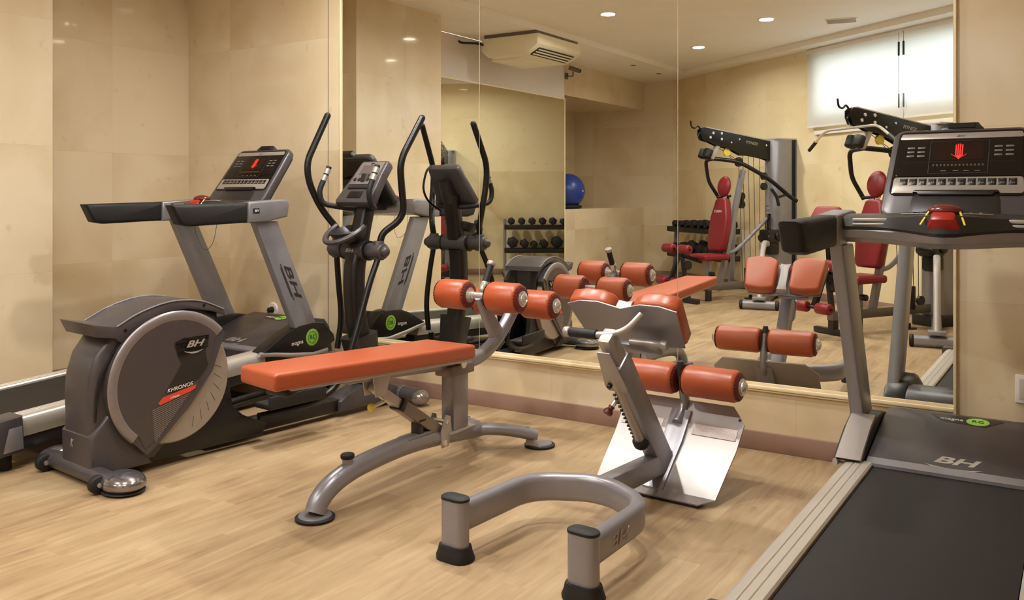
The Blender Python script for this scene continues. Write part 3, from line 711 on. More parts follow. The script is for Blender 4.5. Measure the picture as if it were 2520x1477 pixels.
# housing: rounded back, narrow waist over the foot
hp = [(-0.05, 0.035)]+[(-0.052, 0.12), (-0.050, 0.25), (-0.052, 0.36), (-0.045, 0.45), (-0.02, 0.53), (0.03, 0.60), (0.10, 0.655)]+[(0.20, 0.695), (0.32, 0.712), (0.45, 0.695), (0.545, 0.64), (0.55, 0.50), (0.40, 0.20), (0.24, 0.045)]
B().prism(hp, 'yz', -0.118, 0.118, 0.028, 4).obj('flywheel_housing', CHAR, el)
B().prism([(-0.052, 0.035), (-0.054, 0.20), (0.02, 0.28), (0.10, 0.25), (0.17, 0.12), (0.22, 0.035)], 'yz', -0.128, 0.136, 0.016, 3).obj('housing_skirt', CHAR, el)
for sg in (-1, 1):
    g = B(); g.sweep(catmull([(sg*0.124, -0.03, 0.26), (sg*0.128, -0.025, 0.36), (sg*0.128, 0.0, 0.46), (sg*0.128, 0.06, 0.56), (sg*0.126, 0.12, 0.62)]), 0.010, n=8).obj('housing_seam', BLACK, el)
# lid with its upturned tail
lid = [(-0.055, 0.668), (0.055, 0.648), (0.16, 0.700), (0.30, 0.732), (0.44, 0.722), (0.565, 0.672), (0.575, 0.640), (0.50, 0.668), (0.38, 0.690), (0.27, 0.682), (0.16, 0.640), (0.075, 0.575), (0.045, 0.598), (-0.028, 0.612)]
lo_ = B().prism(lid, 'yz', -0.142, 0.142, 0.006, 2).obj('lid', CHAR, el)
for sg in (-1, 1):
    B().sweep(catmull([(sg*0.1425, 0.052, 0.648), (sg*0.1425, 0.16, 0.699), (sg*0.1425, 0.30, 0.731), (sg*0.1425, 0.44, 0.721), (sg*0.1425, 0.562, 0.672)]), 0.007, n=8).obj('lid_edge', SILVER, lo_)
for sg in (-1, 1):
    X = lambda v: sg*v
    # black side frame
    b = B(); b.prism([(0.12, 0.035), (0.80, 0.035), (0.82, 0.085), (0.69, 0.150), (0.635, 0.20), (0.545, 0.655), (0.50, 0.66), (0.35, 0.30), (0.12, 0.10)], 'yz', sg*0.060, sg*0.112, 0.006); b.obj('side_frame', BLACK, el)
    cy, cz, r = 0.312, 0.380, 0.272
    b = B(); b.lathe([(0, r), (0.030, r), (0.036, r-0.006), (0.036, 0)], (X(0.113), cy, cz), (sg, 0, 0), 64); disc = b.obj('flywheel_disc', TAUPE, el)
    # shield over the disc: big arc cut by a diagonal
    outer = arc(cy, cz, 0.306, 232, 40, 30)      # from low front round the back to the upper front
    poly = outer+[(0.555, 0.565), (0.528, 0.50), (0.490, 0.40), (0.38, 0.265), (0.235, 0.130), (0.175, 0.085)]
    b = B(); b.prism(poly, 'yz', X(0.120), X(0.164), 0.0); sh = b.obj('shield', CHAR, disc)
    inner = arc(cy, cz, 0.268, 228, 44, 30)+[(0.505, 0.55), (0.480, 0.46), (0.40, 0.33), (0.25, 0.17), (0.165, 0.115)]
    b = B(); b.prism(inner, 'yz', X(0.150), X(0.1665), 0.0); b.obj('shield_face', mat('warm charcoal shield', (74, 67, 66), 0.36, 0.15, vary=0.03), disc)
    # bevelled silver rim following the outline
    rim = [(X(0.1605), cy+0.287*math.cos(R(a)), cz+0.287*math.sin(R(a))) for a in range(228, 41, -3)]
    b = B(); b.sweep(rim, 0.046, 0.020, up=(1, 0, 0), kind='oval', n=14); b.obj('shield_rim', mat('grey metallic rim', (138, 130, 130), 0.28, 0.5), disc)
    # badge, red slash, fine lines
    def bp3(y, z, o=0.168): return (X(o), y, z)
    b = B(); b.mesh([bp3(*p) for p in [(0.300, 0.548), (0.345, 0.565), (0.465, 0.565), (0.462, 0.520), (0.452, 0.508), (0.455, 0.470), (0.465, 0.430), (0.420, 0.375), (0.305, 0.335), (0.255, 0.335), (0.335, 0.455), (0.325, 0.470), (0.302, 0.530)]], [tuple(range(13))]); b.obj('badge_field', mat('dark badge field', (42, 38, 36), 0.3), disc, 0)
    b = B(); b.prism([(0.305, 0.553), (0.345, 0.567), (0.468, 0.567), (0.462, 0.512), (0.33, 0.480), (0.318, 0.487)], 'yz', X(0.166), X(0.170), 0.0008); b.obj('badge', GLOSSB, disc)
    yd = Vector((0, sg, 0)); zd = Vector((0, 0, 1)); out = Vector((sg, 0, 0))
    yt = (lambda y: y)
    text('lettering', 'BH', 0.040, LETS, disc, bp3(0.395, 0.535, 0.171), yd, (0, 0.15*sg*sg, 1), sx=1.55, bold=0.001)
    b = B(); swoosh(b, bp3(0.392, 0.508, 0.171), yd, zd, 0.10, out); b.obj('logo_underline', LETS, disc, 0)
    text('lettering', 'KHRONOS', 0.023, LETW, disc, bp3(0.325, 0.352, 0.1695), (0, sg, 0.12 if sg > 0 else -0.12), zd, sx=1.1, shear=0.2)
    b = B(); b.mesh([bp3(*p, 0.1692) for p in [(0.222, 0.300), (0.245, 0.322), (0.405, 0.352), (0.400, 0.336), (0.378, 0.326), (0.232, 0.290)]], [tuple(range(6))]); b.obj('red_slash', LETR, disc, 0)
    text('lettering', 'FITNESS', 0.010, LETW, disc, bp3(0.300, 0.314, 0.1702), (0, sg, 0.12 if sg > 0 else -0.12), zd, sx=1.2, shear=0.2)
    b = B()
    for k in range(17):
        f = k/16; y0, z0 = 0.195+0.012*f, 0.272-0.135*f; y1, z1 = 0.372-0.150*f, 0.318-0.17*f
        nn_ = Vector((0, -(z1-z0), (y1-y0))).normalized()*0.0007; p, q = Vector(bp3(y0, z0, 0.1690)), Vector(bp3(y1, z1, 0.1690))
        b.mesh([p-nn_, q-nn_, q+nn_, p+nn_], [(0, 1, 2, 3)])
    b.obj('fine_lines', LETS, disc, 0)
    b = B()
    for k in range(7):
        a = R(-62+12.5*k); p = Vector((X(0.1495), cy+0.195*math.cos(a), cz+0.195*math.sin(a))); q = p+Vector((0, 0.030*math.cos(a)+0.012, 0.052*math.sin(a)*0.4+0.040))
        q = Vector((X(0.1495), cy+0.235*math.cos(a-0.12), cz+0.235*math.sin(a-0.12)))
        nn_ = Vector((0, -(q-p).z, (q-p).y)).normalized()*0.0010; b.mesh([p-nn_, q-nn_, q+nn_, p+nn_], [(0, 1, 2, 3)])
    b.obj('disc_slots', CHARD, disc, 0)
    B().lathe([(0, 0.008), (0.002, 0.007)], (X(0.1425), 0.09, 0.628), (sg, 0, 0), 12).obj('screw', BLACK, lo_)
    B().lathe([(0, 0.007), (0.002, 0.006)], (X(0.1425), 0.46, 0.698), (sg, 0, 0), 12).obj('screw', BLACK, lo_)
    # crank arm and pedal link
    z_ = 0.155 if sg > 0 else 0.175
    yk = 1.20 if sg > 0 else 1.50
    b = B(); b.sweep(catmull([(X(0.20), yk, 0.30), (X(0.20), yk-0.02, 0.22), (X(0.20), yk-0.12, 0.17), (X(0.19), 0.95, 0.15), (X(0.16), 0.74, 0.14)]), 0.036, n=12); lk = b.obj('pedal_link', TUBEB, el)
    b = B(); b.box((X(0.20), yk-0.30, 0.195), (0.12, 0.34, 0.03), 0.012).box((X(0.255), yk-0.30, 0.22), (0.012, 0.34, 0.05), 0.004); b.obj('foot_pedal', RUBBER, lk)
# badge on the tail and rear stabiliser
text('lettering', 'K', 0.05, LETS, el, (-0.03, -0.0545, 0.155), (1, 0, 0), (0, 0, 1), sx=0.8)
b = B(); b.sweep(fillet([(-0.30, -0.03, 0.045), (0.30, -0.03, 0.045)], 0.01), 0.085, 0.07, kind='oval').obj('rear_stabiliser', CHAR, el)
for sg, rr_ in ((-1, 0.052), (1, 0.058)):
    b = B(); b.ball((sg*0.285, 0.005, 0.040), 0.085, (1.20, 1.0, 0.52) if sg > 0 else (0.7, 0.9, 0.55), 28, 16); b.obj('foot_cap', mat('polished grey metal', (150, 146, 148), 0.16, 0.85), el)
    b = B(); b.cyl((sg*0.235-0.018, -0.075, 0.040), (sg*0.235+0.018, -0.075, 0.040), 0.036, bev=0.006); wh = b.obj('transport_wheel', RUBBER, el)
    B().cyl((sg*0.235-0.021, -0.075, 0.040), (sg*0.235+0.021, -0.075, 0.040), 0.010).obj('wheel_hub', CHROME, wh)
    B().ball((sg*0.285, 0.005, 0.010), 0.088, (1.10, 0.95, 0.11)).obj('rubber_foot', RUBBER, el)
# long rail and front foot
B().ab((-0.040, 0.55, 0.030), (0.040, 1.40, 0.095), 0.006).obj('rail', BLACK, el)
B().ab((-0.12, 0.62, 0.030), (-0.09, 1.38, 0.060), 0.004).obj('wheel_track', BLACK, el)
c = B(); c.prism([(1.33, 0.03), (1.33, 0.085), (1.38, 0.115), (1.50, 0.150), (1.64, 0.150), (1.76, 0.10), (1.78, 0.03)], 'yz', -0.062, 0.062, 0.010, 2); c.obj('front_block', CHAR, el)
c = B(); c.sweep([(-0.20, 1.79, 0.055), (0.10, 1.79, 0.055), (0.20, 1.79, 0.055)], 0.095, 0.085, kind='oval').obj('front_stabiliser', CHAR, el)
for sg in (-1, 1):
    B().ball((sg*0.205, 1.79, 0.050), 0.052, (1.15, 1, 0.85)).obj('foot_cap', mat('polished grey cap', (150, 142, 138), 0.15, 0.7), el)
    c = B(); c.sweep([(sg*0.055, 1.79, 0.055), (sg*0.063, 1.79, 0.055)], 0.104, 0.094).sweep([(sg*0.073, 1.79, 0.055), (sg*0.080, 1.79, 0.055)], 0.104, 0.094); c.obj('cuff_ring', SILVER, el)
# mast
m = B(); m.sweep([(0, 1.585, 0.08), (0, 1.56, 0.20), (0, 1.535, 0.33), (0, 1.515, 0.42)], 0.17, 0.15, up=(1, 0, 0), kind='rect', sc=[(0.8, 0.75), (0.85, 0.85), (0.95, 1.0), (1.05, 1.08)], rr=0.25); m.obj('mast_boot', CHARD, el)
m = B(); m.sweep(catmull([(0, 1.52, 0.40), (0, 1.495, 0.52), (0, 1.48, 0.68), (0, 1.485, 0.80), (0, 1.50, 0.86)]), 0.10, 0.105, up=(1, 0, 0), kind='rect', rr=0.3); m.obj('mast', BLACK, el)
pv = B(); pv.cyl((-0.115, 1.505, 0.893), (0.085, 1.505, 0.893), 0.053, bev=0.008); pvo = pv.obj('pivot_housing', CHAR, el)
text('lettering', 'BH', 0.030, LETS, pvo, (-0.01, 1.451, 0.893), (1, 0, 0), (0, 0, 1), sx=1.6)
for sg in (-1, 1):
    p = B(); p.cyl((sg*0.09, 1.505, 0.893), (sg*0.215, 1.505, 0.893), 0.044, bev=0.01).cyl((sg*0.172, 1.505, 0.845), (sg*0.172, 1.505, 0.95), 0.030, bev=0.004).ball((sg*0.218, 1.505, 0.893), 0.030); p.obj('arm_clamp', CHAR, el)
    p = B(); p.cyl((sg*0.092, 1.505, 0.893), (sg*0.100, 1.505, 0.893), 0.0555); p.obj('clamp_ring', BLACK, el)
m = B(); m.sweep(catmull([(0, 1.51, 0.90), (0, 1.53, 1.0), (0, 1.555, 1.10), (0, 1.57, 1.20)]), 0.085, 0.10, up=(1, 0, 0), kind='rect', rr=0.3); m.obj('neck', BLACK, el)
# bottle tray
tr = B(); vs = []; fs = []; n = 28
tr.sweep([(0.115*math.cos(R(a)), 1.43+0.12*math.sin(R(a)), 1.00+0.075*math.sin(R(a))+0.015) for a in range(170, 371, 10)], 0.034, 0.030, n=10)
tr.obj('bottle_tray_rim', CHAR, el)
tr = B(); tr.lathe([(0, 0.075), (0.02, 0.090), (0.055, 0.105), (0.060, 0.100), (0.03, 0.07), (0.01, 0.0)], (0, 1.45, 0.955), (0, -0.25, 1), 28); tr.obj('bottle_tray', CHARD, el)
# console
u_ = Vector((0, 0.62, 0.79)).normalized(); n_ = Vector((0, -u_.z, u_.y)); o_ = Vector((0, 1.455, 1.160))
EM = Matrix((Vector((1, 0, 0)), u_, n_)).transposed().to_4x4(); EM.translation = o_
def eb(): b = B(); b.M = EM; return b
outl = [(-0.145, 0.02), (-0.135, 0.0), (0.135, 0.0), (0.145, 0.02), (0.132, 0.12), (0.118, 0.20), (0.112, 0.285), (0.100, 0.300), (-0.100, 0.300), (-0.112, 0.285), (-0.118, 0.20), (-0.132, 0.12)]
cs = eb().prism(outl, 'xy', -0.055, 0.0, 0.012, 2).obj('console', CHAR, el)
b = eb(); b.prism([(-0.10, 0.125), (0.10, 0.125), (0.092, 0.285), (-0.092, 0.285)], 'xy', 0, 0.004, 0.002); b.obj('console_face', mat('grey console face', (120, 112, 110), 0.32, 0.2), cs)
b = eb(); b.ab((-0.065, 0.195, 0.003), (0.065, 0.262, 0.0055)); b.obj('screen', mat('grey lcd', (92, 84, 82), 0.15), cs)
for k in range(5): b = eb(); b.cyl((-0.07+0.035*k, 0.158, 0.003), (-0.07+0.035*k, 0.158, 0.007), 0.012, n=14); b.obj('console_key', CHARD, cs)
b = eb(); b.ab((-0.09, 0.095, 0.0), (0.09, 0.118, 0.008), 0.003); b.obj('book_ledge', CHARD, cs)
b = eb(); b.ab((-0.055, 0.03, 0.0), (0.055, 0.075, 0.003), 0.002); b.obj('console_recess', BLACK, cs)
text('lettering', 'BH', 0.014, LETD, cs, EM @ Vector((0, 0.273, 0.0048)), (1, 0, 0), u_, sx=1.5)
b = B(); b.sweep(catmull([(0.0, 1.565, 1.17), (0, 1.60, 1.24), (0, 1.62, 1.30)]), 0.14, 0.07, up=(1, 0, 0), kind='rect'); b.obj('console_back', CHARD, cs)
b = B(); b.sweep(catmull([(-0.09, 1.56, 1.10), (-0.095, 1.69, 1.16), (-0.098, 1.745, 1.24), (-0.095, 1.72, 1.34), (-0.09, 1.675, 1.385)]), 0.014, up=(1, 0, 0), n=8); b.obj('rear_loop', TUBEB, cs)
# fixed hand bars
for sg in (-1, 1):
    b = B(); b.sweep(fillet([(0, 1.555, 1.125), (sg*0.12, 1.53, 1.125), (sg*0.20, 1.42, 1.15), (sg*0.205, 1.40, 1.22), (sg*0.20, 1.47, 1.36)], 0.06, 7), 0.031, up=(sg*0.7, 0.3, -0.6), n=14); fb = b.obj('hand_bar', FOAM, el)
    b = B()
    b.sweep([(sg*0.2035, 1.430, 1.280), (sg*0.2018, 1.445, 1.310)], 0.034, n=14).sweep([(sg*0.2012, 1.449, 1.318), (sg*0.2, 1.463, 1.347)], 0.034, n=14); b.obj('pulse_sensor', SILVERL, fb)
# swinging arms
armA = [(-0.176, 1.50, 0.93), (-0.178, 1.52, 1.00), (-0.235, 1.44, 1.12), (-0.262, 1.375, 1.27), (-0.268, 1.365, 1.385), (-0.262, 1.51, 1.658)]
armB = [(0.174, 1.51, 0.93), (0.178, 1.525, 0.99), (0.250, 1.625, 1.08), (0.262, 1.59, 1.24), (0.264, 1.575, 1.385), (0.264, 1.747, 1.632)]
for pts, sg in ((armA, -1), (armB, 1)):
    b = B(); b.sweep(fillet(pts, 0.08, 8), 0.038, up=(1, 0, 0), n=16); ob = b.obj('swing_arm', TUBEB, el)
    B().ball(pts[-1], 0.0185).obj('end_cap', RUBBER, ob)
B().sweep(catmull([(-0.176, 1.505, 0.86), (-0.190, 1.53, 0.70), (-0.198, 1.555, 0.50), (-0.20, 1.53, 0.32)]), 0.034, up=(1, 0, 0), n=14).obj('lower_link', TUBEB, el)
B().sweep(catmull([(0.174, 1.50, 0.86), (0.190, 1.42, 0.72), (0.20, 1.33, 0.50), (0.20, 1.26, 0.32)]), 0.034, up=(1, 0, 0), n=14).obj('lower_link', TUBEB, el)

# ---------------------------------------------------------------- padded rollers
def roller(parent, x0, x1, y, z, r, caps=(1,), pleat=(1,), name='foam_roller'):
    """padded roller along x from x0 to x1, chrome cap and gathered vinyl at the chosen ends (-1 low x, 1 high x)"""
    L = x1-x0; e = 0.022
    pr = [(0, r-0.024), (0.004, r-0.012), (0.012, r-0.004), (e, r), (L-e, r), (L-0.012, r-0.004), (L-0.004, r-0.012), (L, r-0.024)]
    o = B().lathe(pr, (x0, y, z), (1, 0, 0), 40).obj(name, VINYL, parent)
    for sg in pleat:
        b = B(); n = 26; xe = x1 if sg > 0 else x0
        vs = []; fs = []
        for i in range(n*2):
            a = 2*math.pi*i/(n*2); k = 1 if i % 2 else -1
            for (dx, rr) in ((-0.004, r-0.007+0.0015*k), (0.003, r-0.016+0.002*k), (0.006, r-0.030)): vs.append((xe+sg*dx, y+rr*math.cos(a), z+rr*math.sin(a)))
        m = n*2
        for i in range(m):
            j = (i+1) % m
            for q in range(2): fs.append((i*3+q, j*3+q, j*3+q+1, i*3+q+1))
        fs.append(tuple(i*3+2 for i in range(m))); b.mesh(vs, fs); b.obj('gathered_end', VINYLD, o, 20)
    for sg in caps:
        xe = x1 if sg > 0 else x0
        B().lathe([(0.004, 0.036), (0.010, 0.036), (0.012, 0.031), (0.010, 0.028), (0.018, 0.027), (0.024, 0.020), (0.026, 0.012), (0.021, 0.009), (0.021, 0.0)], (xe, y, z), (sg, 0, 0), 32).obj('end_cap', CHROME, o)
    return o

# ---------------------------------------------------------------- sit-up bench
sb = thing('situp_bench', 'adjustable sit-up bench with a long rust orange pad and four leg rollers', 'sit-up bench', (-2.39, 2.40, 0))
def padfn(v):
    t_ = (v.y+0.575)/1.15          # 0 near end, 1 roller end
    wn, wf_ = 0.230, 0.285; w = wn+(wf_-wn)*min(1, max(0, t_))
    cx = 0.030*(1-t_)-0.012*t_
    return (cx+v.x*w, v.y-(0.028*v.x*(1-t_)*1.6), v.z-0.0600*(v.y))
pd = B(); t_ = bmesh.new(); bmesh.ops.create_cube(t_, size=1.0)
for v in t_.verts: v.co = Vector((v.co.x, v.co.y*1.15, v.co.z*0.062))
sc_x = 0.26
for v in t_.verts: v.co.x *= sc_x
bmesh.ops.bevel(t_, geom=t_.edges[:], offset=0.015, segments=4, profile=0.5, affect='EDGES')
for v in t_.verts: v.co = Vector(padfn(Vector((v.co.x/sc_x, v.co.y, v.co.z))))
pd._merge(t_, Matrix.Translation((0, 0.215, 0.541)))
pad = pd.obj('bench_pad', VINYL, sb, 50)
B().beam((0.10, -0.28, 0.534), (0.095, 0.78, 0.468), 0.030, 0.014, 0.003).beam((-0.09, -0.28, 0.534), (-0.10, 0.78, 0.468), 0.030, 0.014, 0.003).beam((-0.1, 0.0, 0.516), (0.1, 0.0, 0.516), 0.04, 0.012).obj('pad_rail', SILVERL, sb)
B().box((0.05, -0.27, 0.520), (0.10, 0.05, 0.026), 0.004).obj('end_block', BLACK, sb)
B().sweep(fillet([(0, 0.10, 0.500), (0, 0.70, 0.455), (0, 0.93, 0.425), (0, 1.10, 0.470), (0, 1.24, 0.580), (0, 1.306, 0.655)], 0.14, 6), 0.062, 0.052, up=(1, 0, 0), kind='rect', rr=0.35).obj('curved_arm', SILVER, sb)
B().sweep([(0, 1.15, 0.515), (0, 1.08, 0.60), (0, 1.0, 0.725)], 0.075, 0.042, up=(1, 0, 0), kind='rect', sc=[1.15, 0.95, 0.8]).obj('branch_arm', SILVER, sb)
B().cyl((-0.245, 1.0, 0.725), (0.245, 1.0, 0.725), 0.0165).obj('axle', SILVERL, sb)
B().cyl((-0.245, 1.306, 0.661), (0.245, 1.306, 0.661), 0.0165).obj('axle', SILVERL, sb)
for (a, c_, y, z) in ((0.055, 0.232, 1.0, 0.725), (-0.232, -0.062, 1.0, 0.725), (0.052, 0.232, 1.306, 0.661), (-0.232, -0.045, 1.306, 0.661)):
    roller(sb, a, c_, y, z, 0.0705, caps=(1,) if a > 0 else (-1, 1) if False else (-1,), pleat=(1, -1))
B().lathe([(0.0, 0.036), (0.005, 0.036), (0.006, 0.02), (0.03, 0.019)], (-0.060, 1.0, 0.725), (1, 0, 0)).obj('roller_collar', CHROME, sb)
h = B(); h.cyl((0, 1.02, 0.745), (0, 1.045, 0.785), 0.020, bev=0.003); h.obj('grip_socket', CHROME, sb)
h = B(); h.cyl((0, 1.040, 0.775), (0, 1.090, 0.862), 0.0165); hg = h.obj('grip_post', FOAM, sb)
B().cyl((0, 1.090, 0.861), (0, 1.100, 0.880), 0.021, bev=0.004).obj('grip_cap', SILVERL, hg)
# post and cross frame
B().ab((-0.028, 0.738, 0.150), (0.044, 0.850, 0.430), 0.008).obj('post', SILVER, sb)
B().ab((-0.038, 0.705, 0.395), (0.056, 0.880, 0.440), 0.006).obj('post_bracket', mat('grey bracket', (120, 110, 104), 0.35, 0.5), sb)
B().cyl((-0.045, 0.79, 0.445), (0.062, 0.79, 0.445), 0.020).obj('pivot_bolt', CHROME, sb)
B().sweep(catmull([(0, -0.060, 0.022), (0, -0.035, 0.065), (0, 0.03, 0.105), (0, 0.14, 0.132), (0, 0.30, 0.146), (0, 0.46, 0.150), (0, 0.62, 0.142), (0, 0.80, 0.125), (0, 0.975, 0.105)], 5), 0.080, 0.078, up=(1, 0, 0), n=18).obj('base_tube', SILVER, sb)
B().ab((-0.036, 0.70, 0.142), (0.054, 0.895, 0.152), 0.003).obj('base_plate', SILVERL, sb)
for sg in (-1, 1):
    B().sweep(catmull([(0, 0.965, 0.105), (sg*0.06, 1.03, 0.100), (sg*0.13, 1.10, 0.085), (sg*0.205, 1.175, 0.058)]), 0.066, 0.056, n=16).obj('cross_leg', SILVER, sb)
    B().prism([(sg*0.165, 0.010), (sg*0.245, 0.010), (sg*0.180, 0.105), (sg*0.165, 0.105)], 'xz', 1.145, 1.153).obj('foot_gusset', SILVERL, sb)
    f = B(); f.lathe([(0, 0.072), (0.010, 0.074), (0.014, 0.068), (0.014, 0.0)], (sg*0.205, 1.205, 0), (0, 0, 1), 30); fo = f.obj('rubber_foot', RUBBER, sb)
    B().lathe([(0, 0.060), (0.004, 0.058)], (sg*0.205, 1.205, 0.0135), (0, 0, 1), 30).obj('foot_plate', SILVER, fo)
f = B(); f.lathe([(0, 0.072), (0.010, 0.074), (0.014, 0.068), (0.014, 0.0)], (0, -0.060, 0), (0, 0, 1), 30); fo = f.obj('rubber_foot', RUBBER, sb)
B().lathe([(0, 0.062), (0.004, 0.060)], (0, -0.060, 0.0135), (0, 0, 1), 30).obj('foot_plate', SILVER, fo)
B().cyl((0, 0.115, 0.13), (0, 0.112, 0.185), 0.021).obj('stub_post', SILVER, sb)
B().cyl((0, 0.112, 0.182), (0, 0.111, 0.200), 0.027, bev=0.004).obj('stub_cap', RUBBER, sb)
b = B(); b.box((0.004, 0.028, 0.1375), (0.040, 0.030, 0.002), 0.0005, rot=('X', R(22))); b.obj('badge', BLACK, sb)
text('lettering', 'BH', 0.020, LETW, sb, (0.004, 0.028, 0.1395), (1, 0, 0), (0, 1, 0.4), sx=1.1)
# strut
B().beam((0, 0.690, 0.150), (0, 0.415, 0.330), 0.050, 0.058, 0.005, up=(1, 0, 0)).obj('strut_sleeve', mat('warm grey steel', (140, 130, 120), 0.35, 0.5), sb)  # sleeve in a slightly darker, warmer grey than the slider
B().beam((0, 0.430, 0.320), (0, 0.255, 0.435), 0.038, 0.044, 0.004, up=(1, 0, 0)).obj('strut_slider', SILVERL, sb)
B().beam((0, 0.428, 0.322), (0, 0.402, 0.339), 0.054, 0.062, 0.004, up=(1, 0, 0)).obj('strut_collar', BLACK, sb)
B().cyl((0, 0.32, 0.36), (0.0, 0.255, 0.352), 0.008).obj('pin_stem', CHROME, sb)
B().cyl((0.0, 0.258, 0.353), (0.0, 0.236, 0.349), 0.016, bev=0.005).obj('yellow_knob', YELLOW, sb)
for sg in (-1, 1):
    B().prism([(0.655, 0.095), (0.700, 0.095), (0.725, 0.16), (0.715, 0.225), (0.685, 0.235), (0.650, 0.17)], 'yz', sg*0.036, sg*0.043, 0.0015).obj('pivot_plate', SILVERL, sb)
    B().prism([(0.24, 0.395), (0.30, 0.395), (0.34, 0.495), (0.22, 0.500)], 'yz', sg*0.026, sg*0.031, 0.001).obj('hanger_plate', SILVERL, sb)
B().cyl((-0.05, 0.672, 0.115), (0.052, 0.672, 0.115), 0.014, bev=0.002).obj('pivot_bolt', CHROME, sb)
B().cyl((-0.04, 0.69, 0.205), (0.047, 0.69, 0.205), 0.010, bev=0.002).obj('pivot_bolt', CHROME, sb)
B().ab((-0.022, 0.520, 0.178), (0.022, 0.552, 0.245), 0.003).ab((-0.03, 0.512, 0.235), (0.03, 0.560, 0.247), 0.003).obj('stop_bracket', CHARD, sb)
B().ab((-0.032, 0.445, 0.176), (0.032, 0.60, 0.184), 0.002).obj('stop_plate', SILVER, sb)

# ---------------------------------------------------------------- hyperextension bench
hb = thing('hyperextension_bench', 'silver back extension bench with two rust orange hip pads and a tilted footplate', 'exercise bench', (-1.50, 2.33, 0), R(-3))
up_path = fillet([(-0.242, 0.00, 0.130), (-0.235, 0.42, 0.130), (-0.05, 0.525, 0.130), (0.05, 0.525, 0.130), (0.235, 0.42, 0.130), (0.252, 0.00, 0.130)], 0.16, 8)
B().sweep(up_path, 0.052, 0.100, kind='rect', rr=0.42).obj('u_base', SILVER, hb)
for sg, x in ((-1, -0.242), (1, 0.252)):
    b = B(); b.M = Matrix.Translation((x, -0.005, 0)); b.sweep([(0, 0, 0.02), (0, 0, 0.200)], 0.100, 0.056, up=(0, -1, 0), kind='rect', rr=0.46); lg = b.obj('leg', SILVER, hb)
    b = B(); b.M = Matrix.Translation((x, -0.005, 0)); b.sweep([(0, 0, 0.196), (0, 0, 0.204), (0, 0, 0.2075)], 0.104, 0.060, up=(0, -1, 0), kind='rect', rr=0.46, sc=[1, 1, 0.9]); b.obj('leg_cap', RUBBER, lg)
    b = B(); b.M = Matrix.Translation((x, -0.005, 0)); b.sweep([(0, 0, 0.0), (0, 0, 0.012), (0, 0, 0.028), (0, 0, 0.048)], 0.134, 0.092, up=(0, -1, 0), kind='rect', rr=0.42, sc=[0.98, 1.0, 0.90, 0.83]); b.obj('rubber_foot', RUBBER, lg)
text('lettering', 'BH', 0.060, mat('embossed grey', (150, 142, 136), 0.35, 0.5), hb, (0.2735, 0.17, 0.128), (0.03, 1, 0), (0, 0, 1), sx=1.5)
B().beam((0, 0.53, 0.130), (0, 1.06, 0.115), 0.062, 0.082, 0.008).obj('base_beam', SILVER, hb)
pq0, pq1 = Vector((0, 1.065, 0.055)), Vector((0, 0.648, 0.585))
B().beam(pq0, pq1, 0.105, 0.066, 0.014, up=(1, 0, 0)).obj('post', SILVER, hb)
B().cyl((0, 1.075, 0.012), (0, 1.070, 0.10), 0.030).obj('post_foot', SILVERL, hb)
dv = (pq1-pq0).normalized(); fn_ = Vector((0, -dv.z, dv.y))      # towards the camera side, up
# upper slider, bracket plates
B().beam(pq1-dv*0.06, pq1+dv*0.13, 0.070, 0.048, 0.006, up=(1, 0, 0)).obj('post_slider', SILVERL, hb)
pc = pq1-dv*0.005
bk = B(); bk.M = Matrix.Translation(pc+fn_*0.060) @ Matrix((Vector((1, 0, 0)), dv, fn_)).transposed().to_4x4()
bk.prism([(-0.046, -0.105), (0.030, -0.105), (0.040, -0.085), (0.030, 0.105), (-0.024, 0.105), (-0.054, -0.080)], 'xy', -0.003, 0.003, 0.002); bk.obj('bracket_plate', PLATE, hb)
b = B(); b.cyl(pc+fn_*0.060+Vector((-0.028, 0, 0))-dv*0.070, pc+fn_*0.078+Vector((-0.028, 0, 0))-dv*0.070, 0.011, n=6, bev=0.002); b.obj('bolt', BLACK, hb)
b = B(); b.cyl(pc-dv*0.04+fn_*0.045+Vector((-0.010, 0, 0)), pq0+dv*0.285+fn_*0.055+Vector((-0.010, 0, 0)), 0.020); tb = b.obj('height_tube', SILVERL, hb)
b = B()
for k in range(12):
    p = pq0+dv*(0.31+0.022*k)+fn_*0.070+Vector((-0.024, 0, 0)); b.cyl(p-Vector((0.003, 0, 0)), p+Vector((0.006, 0, 0)), 0.0055, n=8)
b.obj('height_notches', CHARD, tb)
b = B(); b.lathe([(0, 0.027), (0.010, 0.033), (0.030, 0.033), (0.040, 0.026), (0.040, 0.0)], pq0+dv*0.245+fn_*0.055+Vector((-0.010, 0, 0)), dv, 28); b.obj('tube_collar', RUBBER, tb)
k0 = pq1-dv*0.165+Vector((-0.03, 0, 0))+fn_*0.03
b = B(); b.cyl(k0, k0+fn_*0.045+Vector((-0.02, 0, -0.02)), 0.010).lathe([(0, 0.015), (0.006, 0.015), (0.006, 0.010), (0.014, 0.010), (0.014, 0.014), (0.020, 0.014)], k0, fn_+Vector((-0.4, 0, -0.4)), 16); b.obj('pin_spring', CHROME, hb)
b = B(); p_ = k0+fn_*0.040+Vector((-0.018, 0, -0.018)); b.lathe([(0, 0.013), (0.012, 0.011), (0.022, 0.019), (0.034, 0.019), (0.038, 0.012)], p_, (fn_+Vector((-0.45, 0, -0.45))), 20); b.obj('pull_knob', mat('dark red knob', (88, 24, 20), 0.35), hb)
